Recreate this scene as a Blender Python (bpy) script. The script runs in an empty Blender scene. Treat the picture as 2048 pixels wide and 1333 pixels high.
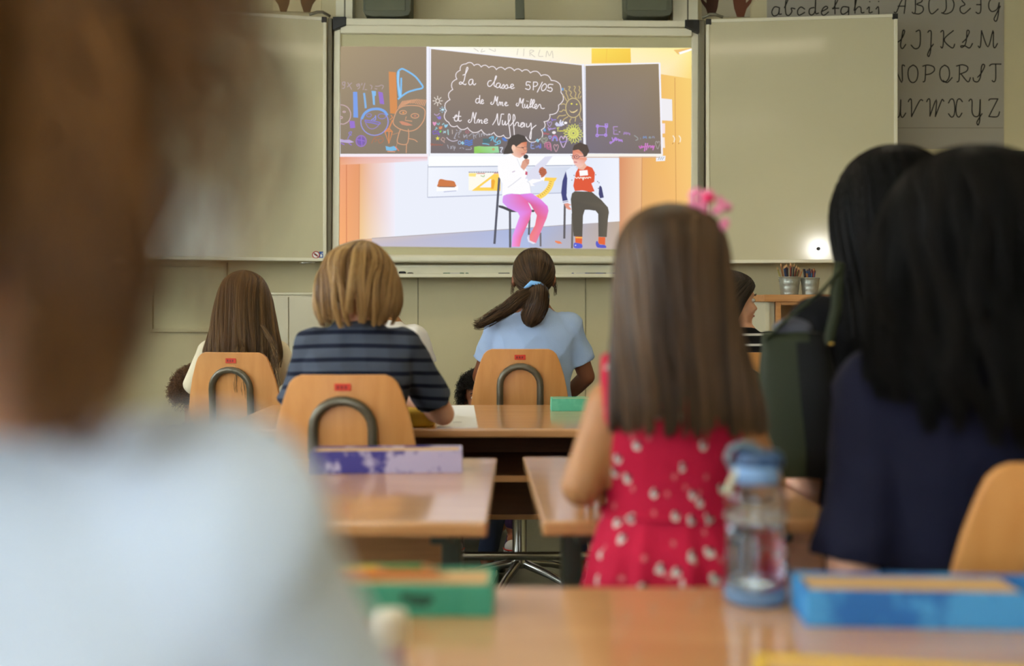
import bpy, bmesh, math, random
import numpy as np
from mathutils import Vector, Matrix
from mathutils.geometry import tessellate_polygon

SC = bpy.context.scene
COL = SC.collection
PI = math.pi
R = math.radians

# ------------------------------------------------------------------ camera, world, lights, exposure
CAM_H = 1.05          # eye height of the photographer, sitting among the pupils
FPX = 2000.0          # focal length in pixels of the 2048 px wide frame
HOR = 612.0           # picture row of the horizon
cam_d = bpy.data.cameras.new('camera')
cam = bpy.data.objects.new('camera', cam_d)
COL.objects.link(cam)
SC.camera = cam
cam.location = (0, 0, CAM_H)
cam.rotation_euler = (R(90), 0, 0)
cam_d.sensor_width = 36.0
cam_d.lens = 36.0 * FPX / 2048.0
cam_d.shift_y = -(666.5 - HOR) / 2048.0
cam_d.clip_start = 0.02
cam_d.dof.use_dof = True
cam_d.dof.focus_distance = 4.1
cam_d.dof.aperture_fstop = 2.0

SC.view_settings.view_transform = 'Standard'
SC.view_settings.look = 'None'
SC.view_settings.gamma = 1.0
SC.view_settings.use_curve_mapping = False
SC.view_settings.exposure = 0.0

w = bpy.data.worlds.new('world')
SC.world = w
w.use_nodes = True
w.node_tree.nodes['Background'].inputs[0].default_value = (0.75, 0.86, 1.0, 1)
w.node_tree.nodes['Background'].inputs[1].default_value = 1.0


def area(name, loc, rot, sx, sy, power, color):
    l = bpy.data.lights.new(name, 'AREA')
    l.shape = 'RECTANGLE'
    l.size, l.size_y = sx, sy
    l.energy = power
    l.color = color
    o = bpy.data.objects.new(name, l)
    COL.objects.link(o)
    o.location = loc
    o.rotation_euler = rot
    return o


# daylight behind each of the window openings of the side wall, and the two long ceiling lamps
WIN_Y = (-1.2, 0.9, 3.0)
for wy in WIN_Y:
    area('window_and_fill_daylight', (-3.36, wy, 1.75), (0, R(-90), 0), 1.5, 1.5, 56, (0.90, 0.95, 1.0))
area('window_and_fill_daylight', (-1.0, -2.78, 1.85), (R(90), 0, 0), 2.0, 1.5, 82, (0.84, 0.92, 1.0))  # fill through an added, unseen back window, lighting the people from behind
for ly, pw in ((0.6, 12), (3.6, 14)):
    area('ceiling_lamp_light', (0.3, ly, 2.86), (0, 0, 0), 3.0, 0.25, pw, (1.0, 0.86, 0.62))
# a small bright lamp on a stand beside the photographer; its mirror image shows in the glossy whiteboard wing
pl = bpy.data.lights.new('stand_lamp_light', 'SPOT')
pl.energy = 46.0
pl.spot_size = R(13)
pl.spot_blend = 0.6
pl.shadow_soft_size = 0.035
pl.color = (1, 0.97, 0.9)
po = bpy.data.objects.new('stand_lamp_light', pl)
COL.objects.link(po)
po.location = (2.109, -0.22, 1.65)
po.rotation_euler = (Vector((1.626, 5.33, 1.35)) - po.location).to_track_quat('-Z', 'Y').to_euler()


# ------------------------------------------------------------------ materials
def lin(c):
    return tuple(((v / 255.0) / 12.92 if v <= 10 else (((v / 255.0) + 0.055) / 1.055) ** 2.4) for v in c)


def mat(name, rgb, rough=0.5, metal=0.0, spec=0.5, var=0.0, vscale=8.0, bump=0.0, bscale=60.0, coat=0.0, coat_r=0.1, sheen=0.0, stretch=None):
    """Principled surface of one sRGB colour, with optional soft mottling and fine bump."""
    m = bpy.data.materials.new(name)
    m.use_nodes = True
    nt = m.node_tree
    b = nt.nodes['Principled BSDF']
    c = lin(rgb)
    b.inputs['Base Color'].default_value = (*c, 1)
    b.inputs['Roughness'].default_value = rough
    b.inputs['Metallic'].default_value = metal
    b.inputs['Specular IOR Level'].default_value = spec
    b.inputs['Coat Weight'].default_value = coat
    b.inputs['Coat Roughness'].default_value = coat_r
    b.inputs['Sheen Weight'].default_value = sheen
    if var or bump:
        tc = nt.nodes.new('ShaderNodeTexCoord')
        mp = nt.nodes.new('ShaderNodeMapping')
        nt.links.new(tc.outputs['Object'], mp.inputs[0])
        if stretch:
            mp.inputs['Scale'].default_value = stretch
    if var:
        n = nt.nodes.new('ShaderNodeTexNoise')
        n.inputs['Scale'].default_value = vscale
        n.inputs['Detail'].default_value = 5
        nt.links.new(mp.outputs[0], n.inputs['Vector'])
        r = nt.nodes.new('ShaderNodeValToRGB')
        r.color_ramp.elements[0].position = 0.3
        r.color_ramp.elements[1].position = 0.7
        r.color_ramp.elements[0].color = (*[v * (1 - var) for v in c], 1)
        r.color_ramp.elements[1].color = (*[min(1, v * (1 + var)) for v in c], 1)
        nt.links.new(n.outputs[0], r.inputs[0])
        nt.links.new(r.outputs[0], b.inputs['Base Color'])
    if bump:
        n2 = nt.nodes.new('ShaderNodeTexNoise')
        n2.inputs['Scale'].default_value = bscale
        n2.inputs['Detail'].default_value = 3
        nt.links.new(mp.outputs[0], n2.inputs['Vector'])
        bn = nt.nodes.new('ShaderNodeBump')
        bn.inputs['Strength'].default_value = bump
        bn.inputs['Distance'].default_value = 0.004
        nt.links.new(n2.outputs[0], bn.inputs['Height'])
        nt.links.new(bn.outputs[0], b.inputs['Normal'])
    return m


def hair_mat(name, dark, mid, light, rough=0.42, spec=0.35):
    """Hair: every strand gets its own tone between three colours."""
    m = bpy.data.materials.new(name)
    m.use_nodes = True
    nt = m.node_tree
    b = nt.nodes['Principled BSDF']
    g = nt.nodes.new('ShaderNodeAttribute')
    g.attribute_name = 'tone'
    r = nt.nodes.new('ShaderNodeValToRGB')
    r.color_ramp.elements[0].color = (*lin(dark), 1)
    r.color_ramp.elements[1].color = (*lin(light), 1)
    e = r.color_ramp.elements.new(0.5)
    e.color = (*lin(mid), 1)
    nt.links.new(g.outputs['Fac'], r.inputs[0])
    nt.links.new(r.outputs[0], b.inputs['Base Color'])
    b.inputs['Roughness'].default_value = rough
    b.inputs['Specular IOR Level'].default_value = spec
    return m


def wood_mat(name, a, bcol, scale=(1.0, 14.0, 14.0), rough=0.5, coat=0.0, coat_r=0.1):
    m = bpy.data.materials.new(name)
    m.use_nodes = True
    nt = m.node_tree
    b = nt.nodes['Principled BSDF']
    tc = nt.nodes.new('ShaderNodeTexCoord')
    mp = nt.nodes.new('ShaderNodeMapping')
    mp.inputs['Scale'].default_value = scale
    nt.links.new(tc.outputs['Object'], mp.inputs[0])
    n = nt.nodes.new('ShaderNodeTexNoise')
    n.inputs['Scale'].default_value = 4
    n.inputs['Detail'].default_value = 6
    n.inputs['Distortion'].default_value = 0.6
    nt.links.new(mp.outputs[0], n.inputs['Vector'])
    r = nt.nodes.new('ShaderNodeValToRGB')
    r.color_ramp.elements[0].position = 0.32
    r.color_ramp.elements[1].position = 0.68
    r.color_ramp.elements[0].color = (*lin(a), 1)
    r.color_ramp.elements[1].color = (*lin(bcol), 1)
    nt.links.new(n.outputs[0], r.inputs[0])
    nt.links.new(r.outputs[0], b.inputs['Base Color'])
    b.inputs['Roughness'].default_value = rough
    b.inputs['Coat Weight'].default_value = coat
    b.inputs['Coat Roughness'].default_value = coat_r
    return m


def stripe_mat(name, base, line, period, width, phase=0.0, curve=0.0, soft=0.1):
    """Knitted stripes running round the garment."""
    m = mat(name, base, rough=0.9, spec=0.15, bump=0.25, bscale=260)
    nt = m.node_tree
    b = nt.nodes['Principled BSDF']
    tc = nt.nodes.new('ShaderNodeTexCoord')
    sp = nt.nodes.new('ShaderNodeSeparateXYZ')
    nt.links.new(tc.outputs['Object'], sp.inputs[0])

    def math_node(op, a, bb=None, c=None):
        n = nt.nodes.new('ShaderNodeMath')
        n.operation = op
        for i, v in enumerate((a, bb, c)):
            if v is None:
                continue
            if isinstance(v, (int, float)):
                n.inputs[i].default_value = v
            else:
                nt.links.new(v, n.inputs[i])
        return n.outputs[0]
    x2 = math_node('MULTIPLY', sp.outputs[0], sp.outputs[0])
    z = math_node('MULTIPLY_ADD', x2, curve, sp.outputs[2])
    t = math_node('FRACT', math_node('ADD', math_node('DIVIDE', z, period), phase))
    d = math_node('ABSOLUTE', math_node('SUBTRACT', t, 0.5))
    mr = nt.nodes.new('ShaderNodeMapRange')
    mr.inputs[1].default_value = width * 0.5 * (1 - soft)
    mr.inputs[2].default_value = width * 0.5 * (1 + soft)
    mr.inputs[3].default_value = 1
    mr.inputs[4].default_value = 0
    nt.links.new(d, mr.inputs[0])
    mx = nt.nodes.new('ShaderNodeMix')
    mx.data_type = 'RGBA'
    nt.links.new(mr.outputs[0], mx.inputs[0])
    mx.inputs[6].default_value = (*lin(base), 1)
    mx.inputs[7].default_value = (*lin(line), 1)
    nt.links.new(mx.outputs[2], b.inputs['Base Color'])
    return m


def flower_mat(name):
    """Red cotton printed with small white and dark blossoms."""
    m = mat(name, (204, 22, 62), rough=0.85, spec=0.2, bump=0.2, bscale=200)
    nt = m.node_tree
    b = nt.nodes['Principled BSDF']
    tc = nt.nodes.new('ShaderNodeTexCoord')
    prev = None
    base = lin((190, 26, 60))
    sp = nt.nodes.new('ShaderNodeSeparateXYZ')
    nt.links.new(tc.outputs['Object'], sp.inputs[0])
    at = nt.nodes.new('ShaderNodeMath')
    at.operation = 'ARCTAN2'
    nt.links.new(sp.outputs[0], at.inputs[0])
    nt.links.new(sp.outputs[1], at.inputs[1])
    ar = nt.nodes.new('ShaderNodeMath')
    ar.operation = 'MULTIPLY'
    ar.inputs[1].default_value = 0.105
    nt.links.new(at.outputs[0], ar.inputs[0])
    cb = nt.nodes.new('ShaderNodeCombineXYZ')
    nt.links.new(ar.outputs[0], cb.inputs[0])
    nt.links.new(sp.outputs[2], cb.inputs[1])
    for scale, off, col, rad, keep in ((27, (.11, .07, 0), (206, 110, 112), 0.10, 0.35), (23, (.31, .17, 0), (206, 196, 186), 0.155, 0.12),
                                       (23, (.313, .167, 0), (60, 46, 58), 0.085, 0.12)):
        mp = nt.nodes.new('ShaderNodeMapping')
        mp.inputs['Location'].default_value = off
        nt.links.new(cb.outputs[0], mp.inputs[0])
        v = nt.nodes.new('ShaderNodeTexVoronoi')
        v.voronoi_dimensions = '2D'
        v.inputs['Scale'].default_value = scale
        v.inputs['Randomness'].default_value = 0.85
        nt.links.new(mp.outputs[0], v.inputs['Vector'])
        n = nt.nodes.new('ShaderNodeTexNoise')
        n.inputs['Scale'].default_value = 140
        nt.links.new(mp.outputs[0], n.inputs['Vector'])
        add = nt.nodes.new('ShaderNodeMath')
        add.operation = 'MULTIPLY_ADD'
        add.inputs[1].default_value = 0.16
        nt.links.new(n.outputs[0], add.inputs[0])
        nt.links.new(v.outputs['Distance'], add.inputs[2])
        lt = nt.nodes.new('ShaderNodeMath')
        lt.operation = 'LESS_THAN'
        lt.inputs[1].default_value = rad + 0.08
        nt.links.new(add.outputs[0], lt.inputs[0])
        sep = nt.nodes.new('ShaderNodeSeparateColor')
        nt.links.new(v.outputs['Color'], sep.inputs[0])
        gt = nt.nodes.new('ShaderNodeMath')
        gt.operation = 'GREATER_THAN'
        gt.inputs[1].default_value = keep
        nt.links.new(sep.outputs[0], gt.inputs[0])
        mul = nt.nodes.new('ShaderNodeMath')
        mul.operation = 'MULTIPLY'
        nt.links.new(lt.outputs[0], mul.inputs[0])
        nt.links.new(gt.outputs[0], mul.inputs[1])
        mx = nt.nodes.new('ShaderNodeMix')
        mx.data_type = 'RGBA'
        nt.links.new(mul.outputs[0], mx.inputs[0])
        if prev is None:
            mx.inputs[6].default_value = (*base, 1)
        else:
            nt.links.new(prev, mx.inputs[6])
        mx.inputs[7].default_value = (*lin(col), 1)
        prev = mx.outputs[2]
    nt.links.new(prev, b.inputs['Base Color'])
    return m


def patch_mat(name, base, wear, amount=0.5, scale=9.0, rough=0.6, grad=0.0):
    """Painted or papered board with worn patches."""
    m = mat(name, base, rough=rough)
    nt = m.node_tree
    b = nt.nodes['Principled BSDF']
    tc = nt.nodes.new('ShaderNodeTexCoord')
    n = nt.nodes.new('ShaderNodeTexNoise')
    n.inputs['Scale'].default_value = scale
    n.inputs['Detail'].default_value = 8
    n.inputs['Roughness'].default_value = 0.65
    nt.links.new(tc.outputs['Object'], n.inputs['Vector'])
    r = nt.nodes.new('ShaderNodeValToRGB')
    r.color_ramp.elements[0].position = amount - 0.04
    r.color_ramp.elements[1].position = amount + 0.05
    r.color_ramp.elements[0].color = (*lin(base), 1)
    r.color_ramp.elements[1].color = (*lin(wear), 1)
    sx = nt.nodes.new('ShaderNodeSeparateXYZ')
    nt.links.new(tc.outputs['Object'], sx.inputs[0])
    ma = nt.nodes.new('ShaderNodeMath')
    ma.operation = 'MULTIPLY_ADD'
    ma.inputs[1].default_value = grad
    nt.links.new(sx.outputs[0], ma.inputs[0])
    nt.links.new(n.outputs[0], ma.inputs[2])
    nt.links.new(ma.outputs[0], r.inputs[0])
    nt.links.new(r.outputs[0], b.inputs['Base Color'])
    return m


def attr_mat(name, emit):
    """Colours come from the mesh (drawn pictures, prints); emit=True for the projected image."""
    m = bpy.data.materials.new(name)
    m.use_nodes = True
    nt = m.node_tree
    b = nt.nodes['Principled BSDF']
    a = nt.nodes.new('ShaderNodeAttribute')
    a.attribute_name = 'ink'
    if emit:
        b.inputs['Base Color'].default_value = (0, 0, 0, 1)
        b.inputs['Specular IOR Level'].default_value = 0.0
        b.inputs['Roughness'].default_value = 1.0
        nt.links.new(a.outputs['Color'], b.inputs['Emission Color'])
        b.inputs['Emission Strength'].default_value = 1.0
    else:
        nt.links.new(a.outputs['Color'], b.inputs['Base Color'])
        b.inputs['Roughness'].default_value = 0.75
        b.inputs['Specular IOR Level'].default_value = 0.2
    return m


def clear_mat(name, rgb, transp=0.8, rough=0.08, ior=1.2):
    m = bpy.data.materials.new(name)
    m.use_nodes = True
    b = m.node_tree.nodes['Principled BSDF']
    b.inputs['Base Color'].default_value = (*lin(rgb), 1)
    b.inputs['Transmission Weight'].default_value = transp
    b.inputs['Roughness'].default_value = rough
    b.inputs['IOR'].default_value = ior
    return m


M = {}
M['wall'] = mat('cream_wall_paint', (205, 192, 152), rough=0.7, spec=0.25, var=0.03, vscale=2.0, bump=0.05, bscale=40)
M['wall_groove'] = mat('wall_groove', (120, 112, 84), rough=0.8)
M['ceiling'] = mat('ceiling_paint', (226, 220, 200), rough=0.9)
M['floor'] = mat('grey_linoleum', (84, 86, 74), rough=0.35, var=0.12, vscale=30)
M['panel'] = mat('pale_panel', (214, 204, 160), rough=0.6, spec=0.3)
M['cab_front'] = mat('white_cabinet_front', (210, 200, 170), rough=0.5)
M['white_board'] = mat('white_enamel', (202, 193, 158), rough=0.115, spec=0.45, var=0.02, vscale=1.5)
M['screen_edge'] = mat('screen_cloth', (196, 188, 148), rough=0.6, spec=0.3)
M['alu'] = mat('anodised_aluminium', (226, 219, 190), rough=0.4)
M['alu_dark'] = mat('dark_grey_profile', (120, 114, 92), rough=0.5, metal=0.2)  # darker grey of edge profiles, rail slots, hinge arms and baseboard
M['black'] = mat('black_plastic', (22, 22, 20), rough=0.45)
M['speaker'] = mat('olive_grey_speaker', (92, 94, 74), rough=0.6, bump=0.3, bscale=300)
M['tray'] = mat('white_tray', (224, 216, 184), rough=0.45)
M['beech'] = wood_mat('beech_laminate', (210, 152, 96), (224, 168, 112), scale=(1.2, 9, 9), rough=0.42, coat=1.0, coat_r=0.12)
M['beech'].node_tree.nodes['Principled BSDF'].inputs['Coat IOR'].default_value = 2.1
M['beech_edge'] = wood_mat('beech_edge', (192, 132, 76), (208, 150, 92), scale=(1.0, 20, 20), rough=0.5)
M['ply'] = wood_mat('beech_plywood_shell', (204, 138, 72), (216, 152, 86), scale=(9, 9, 1.0), rough=0.42, coat=0.3, coat_r=0.25)
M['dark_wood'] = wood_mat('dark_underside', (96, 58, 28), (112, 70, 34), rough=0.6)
M['steel_green'] = mat('grey_green_steel', (88, 94, 82), rough=0.35, metal=0.5)
M['steel'] = mat('bright_steel', (170, 168, 158), rough=0.22, metal=0.9)
M['tube'] = mat('grey_lacquered_tube', (98, 92, 76), rough=0.3, metal=0.5)
M['red_label'] = mat('red_label', (206, 52, 22), rough=0.6)
M['red_dark'] = mat('dark_red_print', (120, 24, 14), rough=0.6)
M['zinc'] = mat('zinc', (168, 172, 160), rough=0.35, metal=0.7, var=0.12, vscale=40)
M['paper'] = mat('white_paper', (240, 240, 238), rough=0.8)
M['poster_paper'] = mat('poster_paper', (166, 158, 142), rough=0.8, spec=0.2)
M['ink'] = mat('black_ink', (34, 32, 28), rough=0.8, spec=0.1)
M['print'] = attr_mat('printed_colours', False)
M['projected'] = attr_mat('projected_image', True)
M['glass'] = clear_mat('window_glass', (250, 255, 255), 1.0, 0.0, 1.02)
M['eye_white'] = mat('eye_white', (225, 220, 212), rough=0.2)
M['iris'] = mat('dark_iris', (40, 26, 18), rough=0.15)


# ------------------------------------------------------------------ mesh helpers
def link(o, parent=None):
    COL.objects.link(o)
    if parent is not None:
        o.parent = parent
    return o


def tag(o, label=None, cat=None, group=None, kind=None):
    if label: o['label'] = label
    if cat: o['category'] = cat
    if group: o['group'] = group
    if kind: o['kind'] = kind
    return o


def thing(name, label, cat, loc=(0, 0, 0), rz=0.0, group=None):
    o = bpy.data.objects.new(name, None)
    o.empty_display_size = 0.05
    link(o)
    o.location = loc
    o.rotation_euler = (0, 0, rz)
    return tag(o, label, cat, group)


def quad_mesh(name, V, Q):
    """Fast mesh of quads from numpy arrays."""
    me = bpy.data.meshes.new(name)
    V = np.asarray(V, dtype=np.float32)
    Q = np.asarray(Q, dtype=np.int32)
    me.vertices.add(len(V))
    me.vertices.foreach_set('co', V.ravel())
    me.loops.add(Q.size)
    me.loops.foreach_set('vertex_index', Q.ravel())
    me.polygons.add(len(Q))
    me.polygons.foreach_set('loop_start', np.arange(0, Q.size, 4, dtype=np.int32))
    me.polygons.foreach_set('loop_total', np.full(len(Q), 4, dtype=np.int32))
    me.polygons.foreach_set('use_smooth', np.ones(len(Q), dtype=bool))
    me.update(calc_edges=True)
    me.validate()
    return me


def catmull(P, n=6, closed=False):
    P = np.asarray(P, float)
    m = len(P)
    if m < 3:
        return P
    out = []
    rng = range(m if closed else m - 1)
    for i in rng:
        if closed:
            a, b, c, d = P[(i - 1) % m], P[i], P[(i + 1) % m], P[(i + 2) % m]
        else:
            a, b, c, d = P[max(i - 1, 0)], P[i], P[i + 1], P[min(i + 2, m - 1)]
        for k in range(n):
            t = k / n
            out.append(0.5 * ((2 * b) + (-a + c) * t + (2 * a - 5 * b + 4 * c - d) * t * t + (-a + 3 * b - 3 * c + d) * t ** 3))
    if not closed:
        out.append(P[-1])
    return np.array(out)


def frames(P):
    """Parallel-transported frames along a path."""
    P = np.asarray(P, float)
    T = np.gradient(P, axis=0)
    T /= np.linalg.norm(T, axis=1)[:, None] + 1e-12
    up = np.array([0, 0, 1.0]) if abs(T[0][2]) < 0.9 else np.array([0, 1.0, 0])
    u = np.cross(up, T[0]); u /= np.linalg.norm(u)
    U = [u]
    for i in range(1, len(P)):
        u = U[-1] - T[i] * np.dot(U[-1], T[i])
        u /= np.linalg.norm(u) + 1e-12
        U.append(u)
    U = np.array(U)
    W = np.cross(T, U)
    return T, U, W


class MB:
    """Collects shapes into one mesh."""
    def __init__(self):
        self.v, self.f, self.mi = [], [], []
        self.cur = 0

    def add(self, V, F):
        k = len(self.v)
        self.v.extend([tuple(map(float, p)) for p in V])
        for f in F:
            self.f.append([i + k for i in f])
            self.mi.append(self.cur)
        return self

    def box(self, c, s, rz=0.0, rx=0.0, ry=0.0):
        m = Matrix.Translation(c) @ Matrix.Rotation(rz, 4, 'Z') @ Matrix.Rotation(ry, 4, 'Y') @ Matrix.Rotation(rx, 4, 'X')
        V = [m @ Vector((x * s[0] / 2, y * s[1] / 2, z * s[2] / 2)) for x in (-1, 1) for y in (-1, 1) for z in (-1, 1)]
        return self.add(V, [(0, 1, 3, 2), (4, 6, 7, 5), (0, 4, 5, 1), (2, 3, 7, 6), (0, 2, 6, 4), (1, 5, 7, 3)])

    def span(self, a, b):
        return self.box([(p + q) / 2 for p, q in zip(a, b)], [abs(q - p) for p, q in zip(a, b)])

    def hexa(self, front, back):
        """Eight corners: a front quad and a back quad in the same turn."""
        V = list(front) + list(back)
        return self.add(V, [(0, 1, 2, 3), (7, 6, 5, 4), (0, 4, 5, 1), (1, 5, 6, 2), (2, 6, 7, 3), (3, 7, 4, 0)])

    def loft(self, rings, caps=True):
        n = len(rings[0])
        V = [p for r in rings for p in r]
        F = []
        for i in range(len(rings) - 1):
            for j in range(n):
                k = (j + 1) % n
                F.append((i * n + j, i * n + k, (i + 1) * n + k, (i + 1) * n + j))
        if caps:
            F.append(tuple(reversed(range(n))))
            F.append(tuple(range((len(rings) - 1) * n, len(rings) * n)))
        return self.add(V, F)

    def tube(self, P, r, n=10, round_ends=False, flat=1.0):
        P = np.asarray(P, float)
        r = np.full(len(P), r, float) if np.isscalar(r) else np.asarray(r, float)
        if round_ends:
            t0 = (P[0] - P[1]) / (np.linalg.norm(P[0] - P[1]) + 1e-9)
            t1 = (P[-1] - P[-2]) / (np.linalg.norm(P[-1] - P[-2]) + 1e-9)
            a = [(0.98, 0.2), (0.75, 0.66), (0.4, 0.92)]
            P = np.vstack([[P[0] + t0 * r[0] * s for s, c in a], P, [P[-1] + t1 * r[-1] * s for s, c in reversed(a)]])
            r = np.concatenate([[r[0] * c for s, c in a], r, [r[-1] * c for s, c in reversed(a)]])
        T, U, W = frames(P)
        ang = np.arange(n) * 2 * PI / n
        rings = [[P[i] + r[i] * (math.cos(q) * U[i] + flat * math.sin(q) * W[i]) for q in ang] for i in range(len(P))]
        return self.loft(rings)

    def ell(self, c, r, rot=None, nu=16, nv=10):
        c = np.asarray(c, float)
        rings = []
        for i in range(nv + 1):
            ph = -PI / 2 + PI * i / nv
            cr = max(math.cos(ph), 0.02)
            ring = []
            for j in range(nu):
                th = 2 * PI * j / nu
                p = Vector((r[0] * cr * math.cos(th), r[1] * cr * math.sin(th), r[2] * math.sin(ph)))
                if rot is not None:
                    p = rot @ p
                ring.append(c + np.array(p))
            rings.append(ring)
        return self.loft(rings)

    def ering(self, c, rx, ry, n=28, p=2.0):
        """Horizontal (super-)ellipse ring."""
        out = []
        for j in range(n):
            th = 2 * PI * j / n
            cs, sn = math.cos(th), math.sin(th)
            out.append((c[0] + rx * math.copysign(abs(cs) ** (2 / p), cs), c[1] + ry * math.copysign(abs(sn) ** (2 / p), sn), c[2]))
        return out

    def lathe(self, prof, c=(0, 0, 0), n=28, caps=True):
        return self.loft([[(c[0] + r * math.cos(2 * PI * j / n), c[1] + r * math.sin(2 * PI * j / n), c[2] + z) for j in range(n)] for r, z in prof], caps)

    def build(self, name, m, parent=None, smooth=False, bevel=0.0, seg=2, loc=None):
        me = bpy.data.meshes.new(name)
        me.from_pydata(self.v, [], self.f)
        for mm in (m if isinstance(m, (list, tuple)) else [m]):
            me.materials.append(mm)
        if self.cur:
            me.polygons.foreach_set('material_index', self.mi)
        bm = bmesh.new()
        bm.from_mesh(me)
        bmesh.ops.recalc_face_normals(bm, faces=bm.faces)
        bm.to_mesh(me)
        bm.free()
        if smooth:
            me.polygons.foreach_set('use_smooth', np.ones(len(me.polygons), dtype=bool))
        o = link(bpy.data.objects.new(name, me), parent)
        if loc is not None:
            o.location = loc
        if bevel:
            b = o.modifiers.new('edge', 'BEVEL')
            b.width = bevel
            b.segments = seg
            b.limit_method = 'ANGLE'
            me.polygons.foreach_set('use_smooth', np.ones(len(me.polygons), dtype=bool))
            wn = o.modifiers.new('shade', 'WEIGHTED_NORMAL')
        return o

    def fuse(self, voxel, smooth=6, fac=0.5):
        """All collected closed shapes grown into one continuous surface; returns the mesh."""
        me = bpy.data.meshes.new('fuse')
        me.from_pydata(self.v, [], self.f)
        bm = bmesh.new()
        bm.from_mesh(me)
        bmesh.ops.recalc_face_normals(bm, faces=bm.faces)
        bm.to_mesh(me)
        bm.free()
        o = bpy.data.objects.new('fuse', me)
        COL.objects.link(o)
        r = o.modifiers.new('r', 'REMESH')
        r.mode = 'VOXEL'
        r.voxel_size = voxel
        if smooth:
            s = o.modifiers.new('s', 'SMOOTH')
            s.factor = fac
            s.iterations = smooth
        dg = bpy.context.evaluated_depsgraph_get()
        dg.update()
        out = bpy.data.meshes.new_from_object(o.evaluated_get(dg))
        bpy.data.objects.remove(o)
        bpy.data.meshes.remove(me)
        out.polygons.foreach_set('use_smooth', np.ones(len(out.polygons), dtype=bool))
        return out


def mesh_obj(name, me, m, parent=None):
    me.name = name
    me.materials.clear()
    for mm in (m if isinstance(m, (list, tuple)) else [m]):
        me.materials.append(mm)
    return link(bpy.data.objects.new(name, me), parent)


def wrinkle(me, amp, scale, seed=0, zdir=1.0):
    """Soft cloth folds: moves vertices along their normals by a sum of waves."""
    n = len(me.vertices)
    co = np.empty(n * 3, np.float32); me.vertices.foreach_get('co', co); co = co.reshape(-1, 3)
    no = np.empty(n * 3, np.float32); me.vertices.foreach_get('normal', no); no = no.reshape(-1, 3)
    rs = np.random.RandomState(seed)
    d = np.zeros(n)
    for i in range(7):
        k = rs.normal(size=3) * scale * (1 + 0.5 * i / 3)
        k[2] *= zdir
        ph = rs.rand() * 6.28
        wv = np.sin(co @ k + ph + 1.3 * np.sin(co @ (rs.normal(size=3) * scale * 0.6)))
        d += (1 - np.abs(wv)) ** 1.5 / (1 + 0.35 * i) - 0.35
    co += no * (d * amp / 2.0)[:, None].astype(np.float32)
    me.vertices.foreach_set('co', co.ravel())
    me.update()
    return me


def copy_tree(o, parent=None):
    c = o.copy()
    COL.objects.link(c)
    if parent is not None:
        c.parent = parent
    for ch in list(o.children):
        copy_tree(ch, c)
    return c


def strands_mesh(P, r0, r1=0.35, sides=3):
    """P: (n, seg, 3) strand points -> one quad mesh of thin tapered tubes (each its own island)."""
    n, s, _ = P.shape
    T = np.gradient(P, axis=1)
    T /= np.linalg.norm(T, axis=2, keepdims=True) + 1e-9
    ref = np.zeros_like(T); ref[..., 1] = 1.0
    ref[np.abs(T[..., 1]) > 0.9] = (1, 0, 0)
    U = np.cross(ref, T); U /= np.linalg.norm(U, axis=2, keepdims=True) + 1e-9
    W = np.cross(T, U)
    taper = np.linspace(1, r1, s) ** 0.7
    rr = (np.asarray(r0).reshape(-1, 1) if not np.isscalar(r0) else np.full((n, 1), r0)) * taper[None, :]
    V = np.empty((n, s, sides, 3))
    for k in range(sides):
        a = 2 * PI * k / sides
        V[:, :, k, :] = P + rr[..., None] * (math.cos(a) * U + math.sin(a) * W)
    idx = np.arange(n * s * sides).reshape(n, s, sides)
    a = idx[:, :-1, :]; b = idx[:, 1:, :]
    a2 = np.roll(a, -1, axis=2); b2 = np.roll(b, -1, axis=2)
    Q = np.stack([a, a2, b2, b], axis=-1).reshape(-1, 4)
    return V.reshape(-1, 3), Q


def resample(rings, n=36):
    rings = np.asarray(rings, float)
    return catmull(rings, max(2, n // (len(rings) - 1)))


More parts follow.
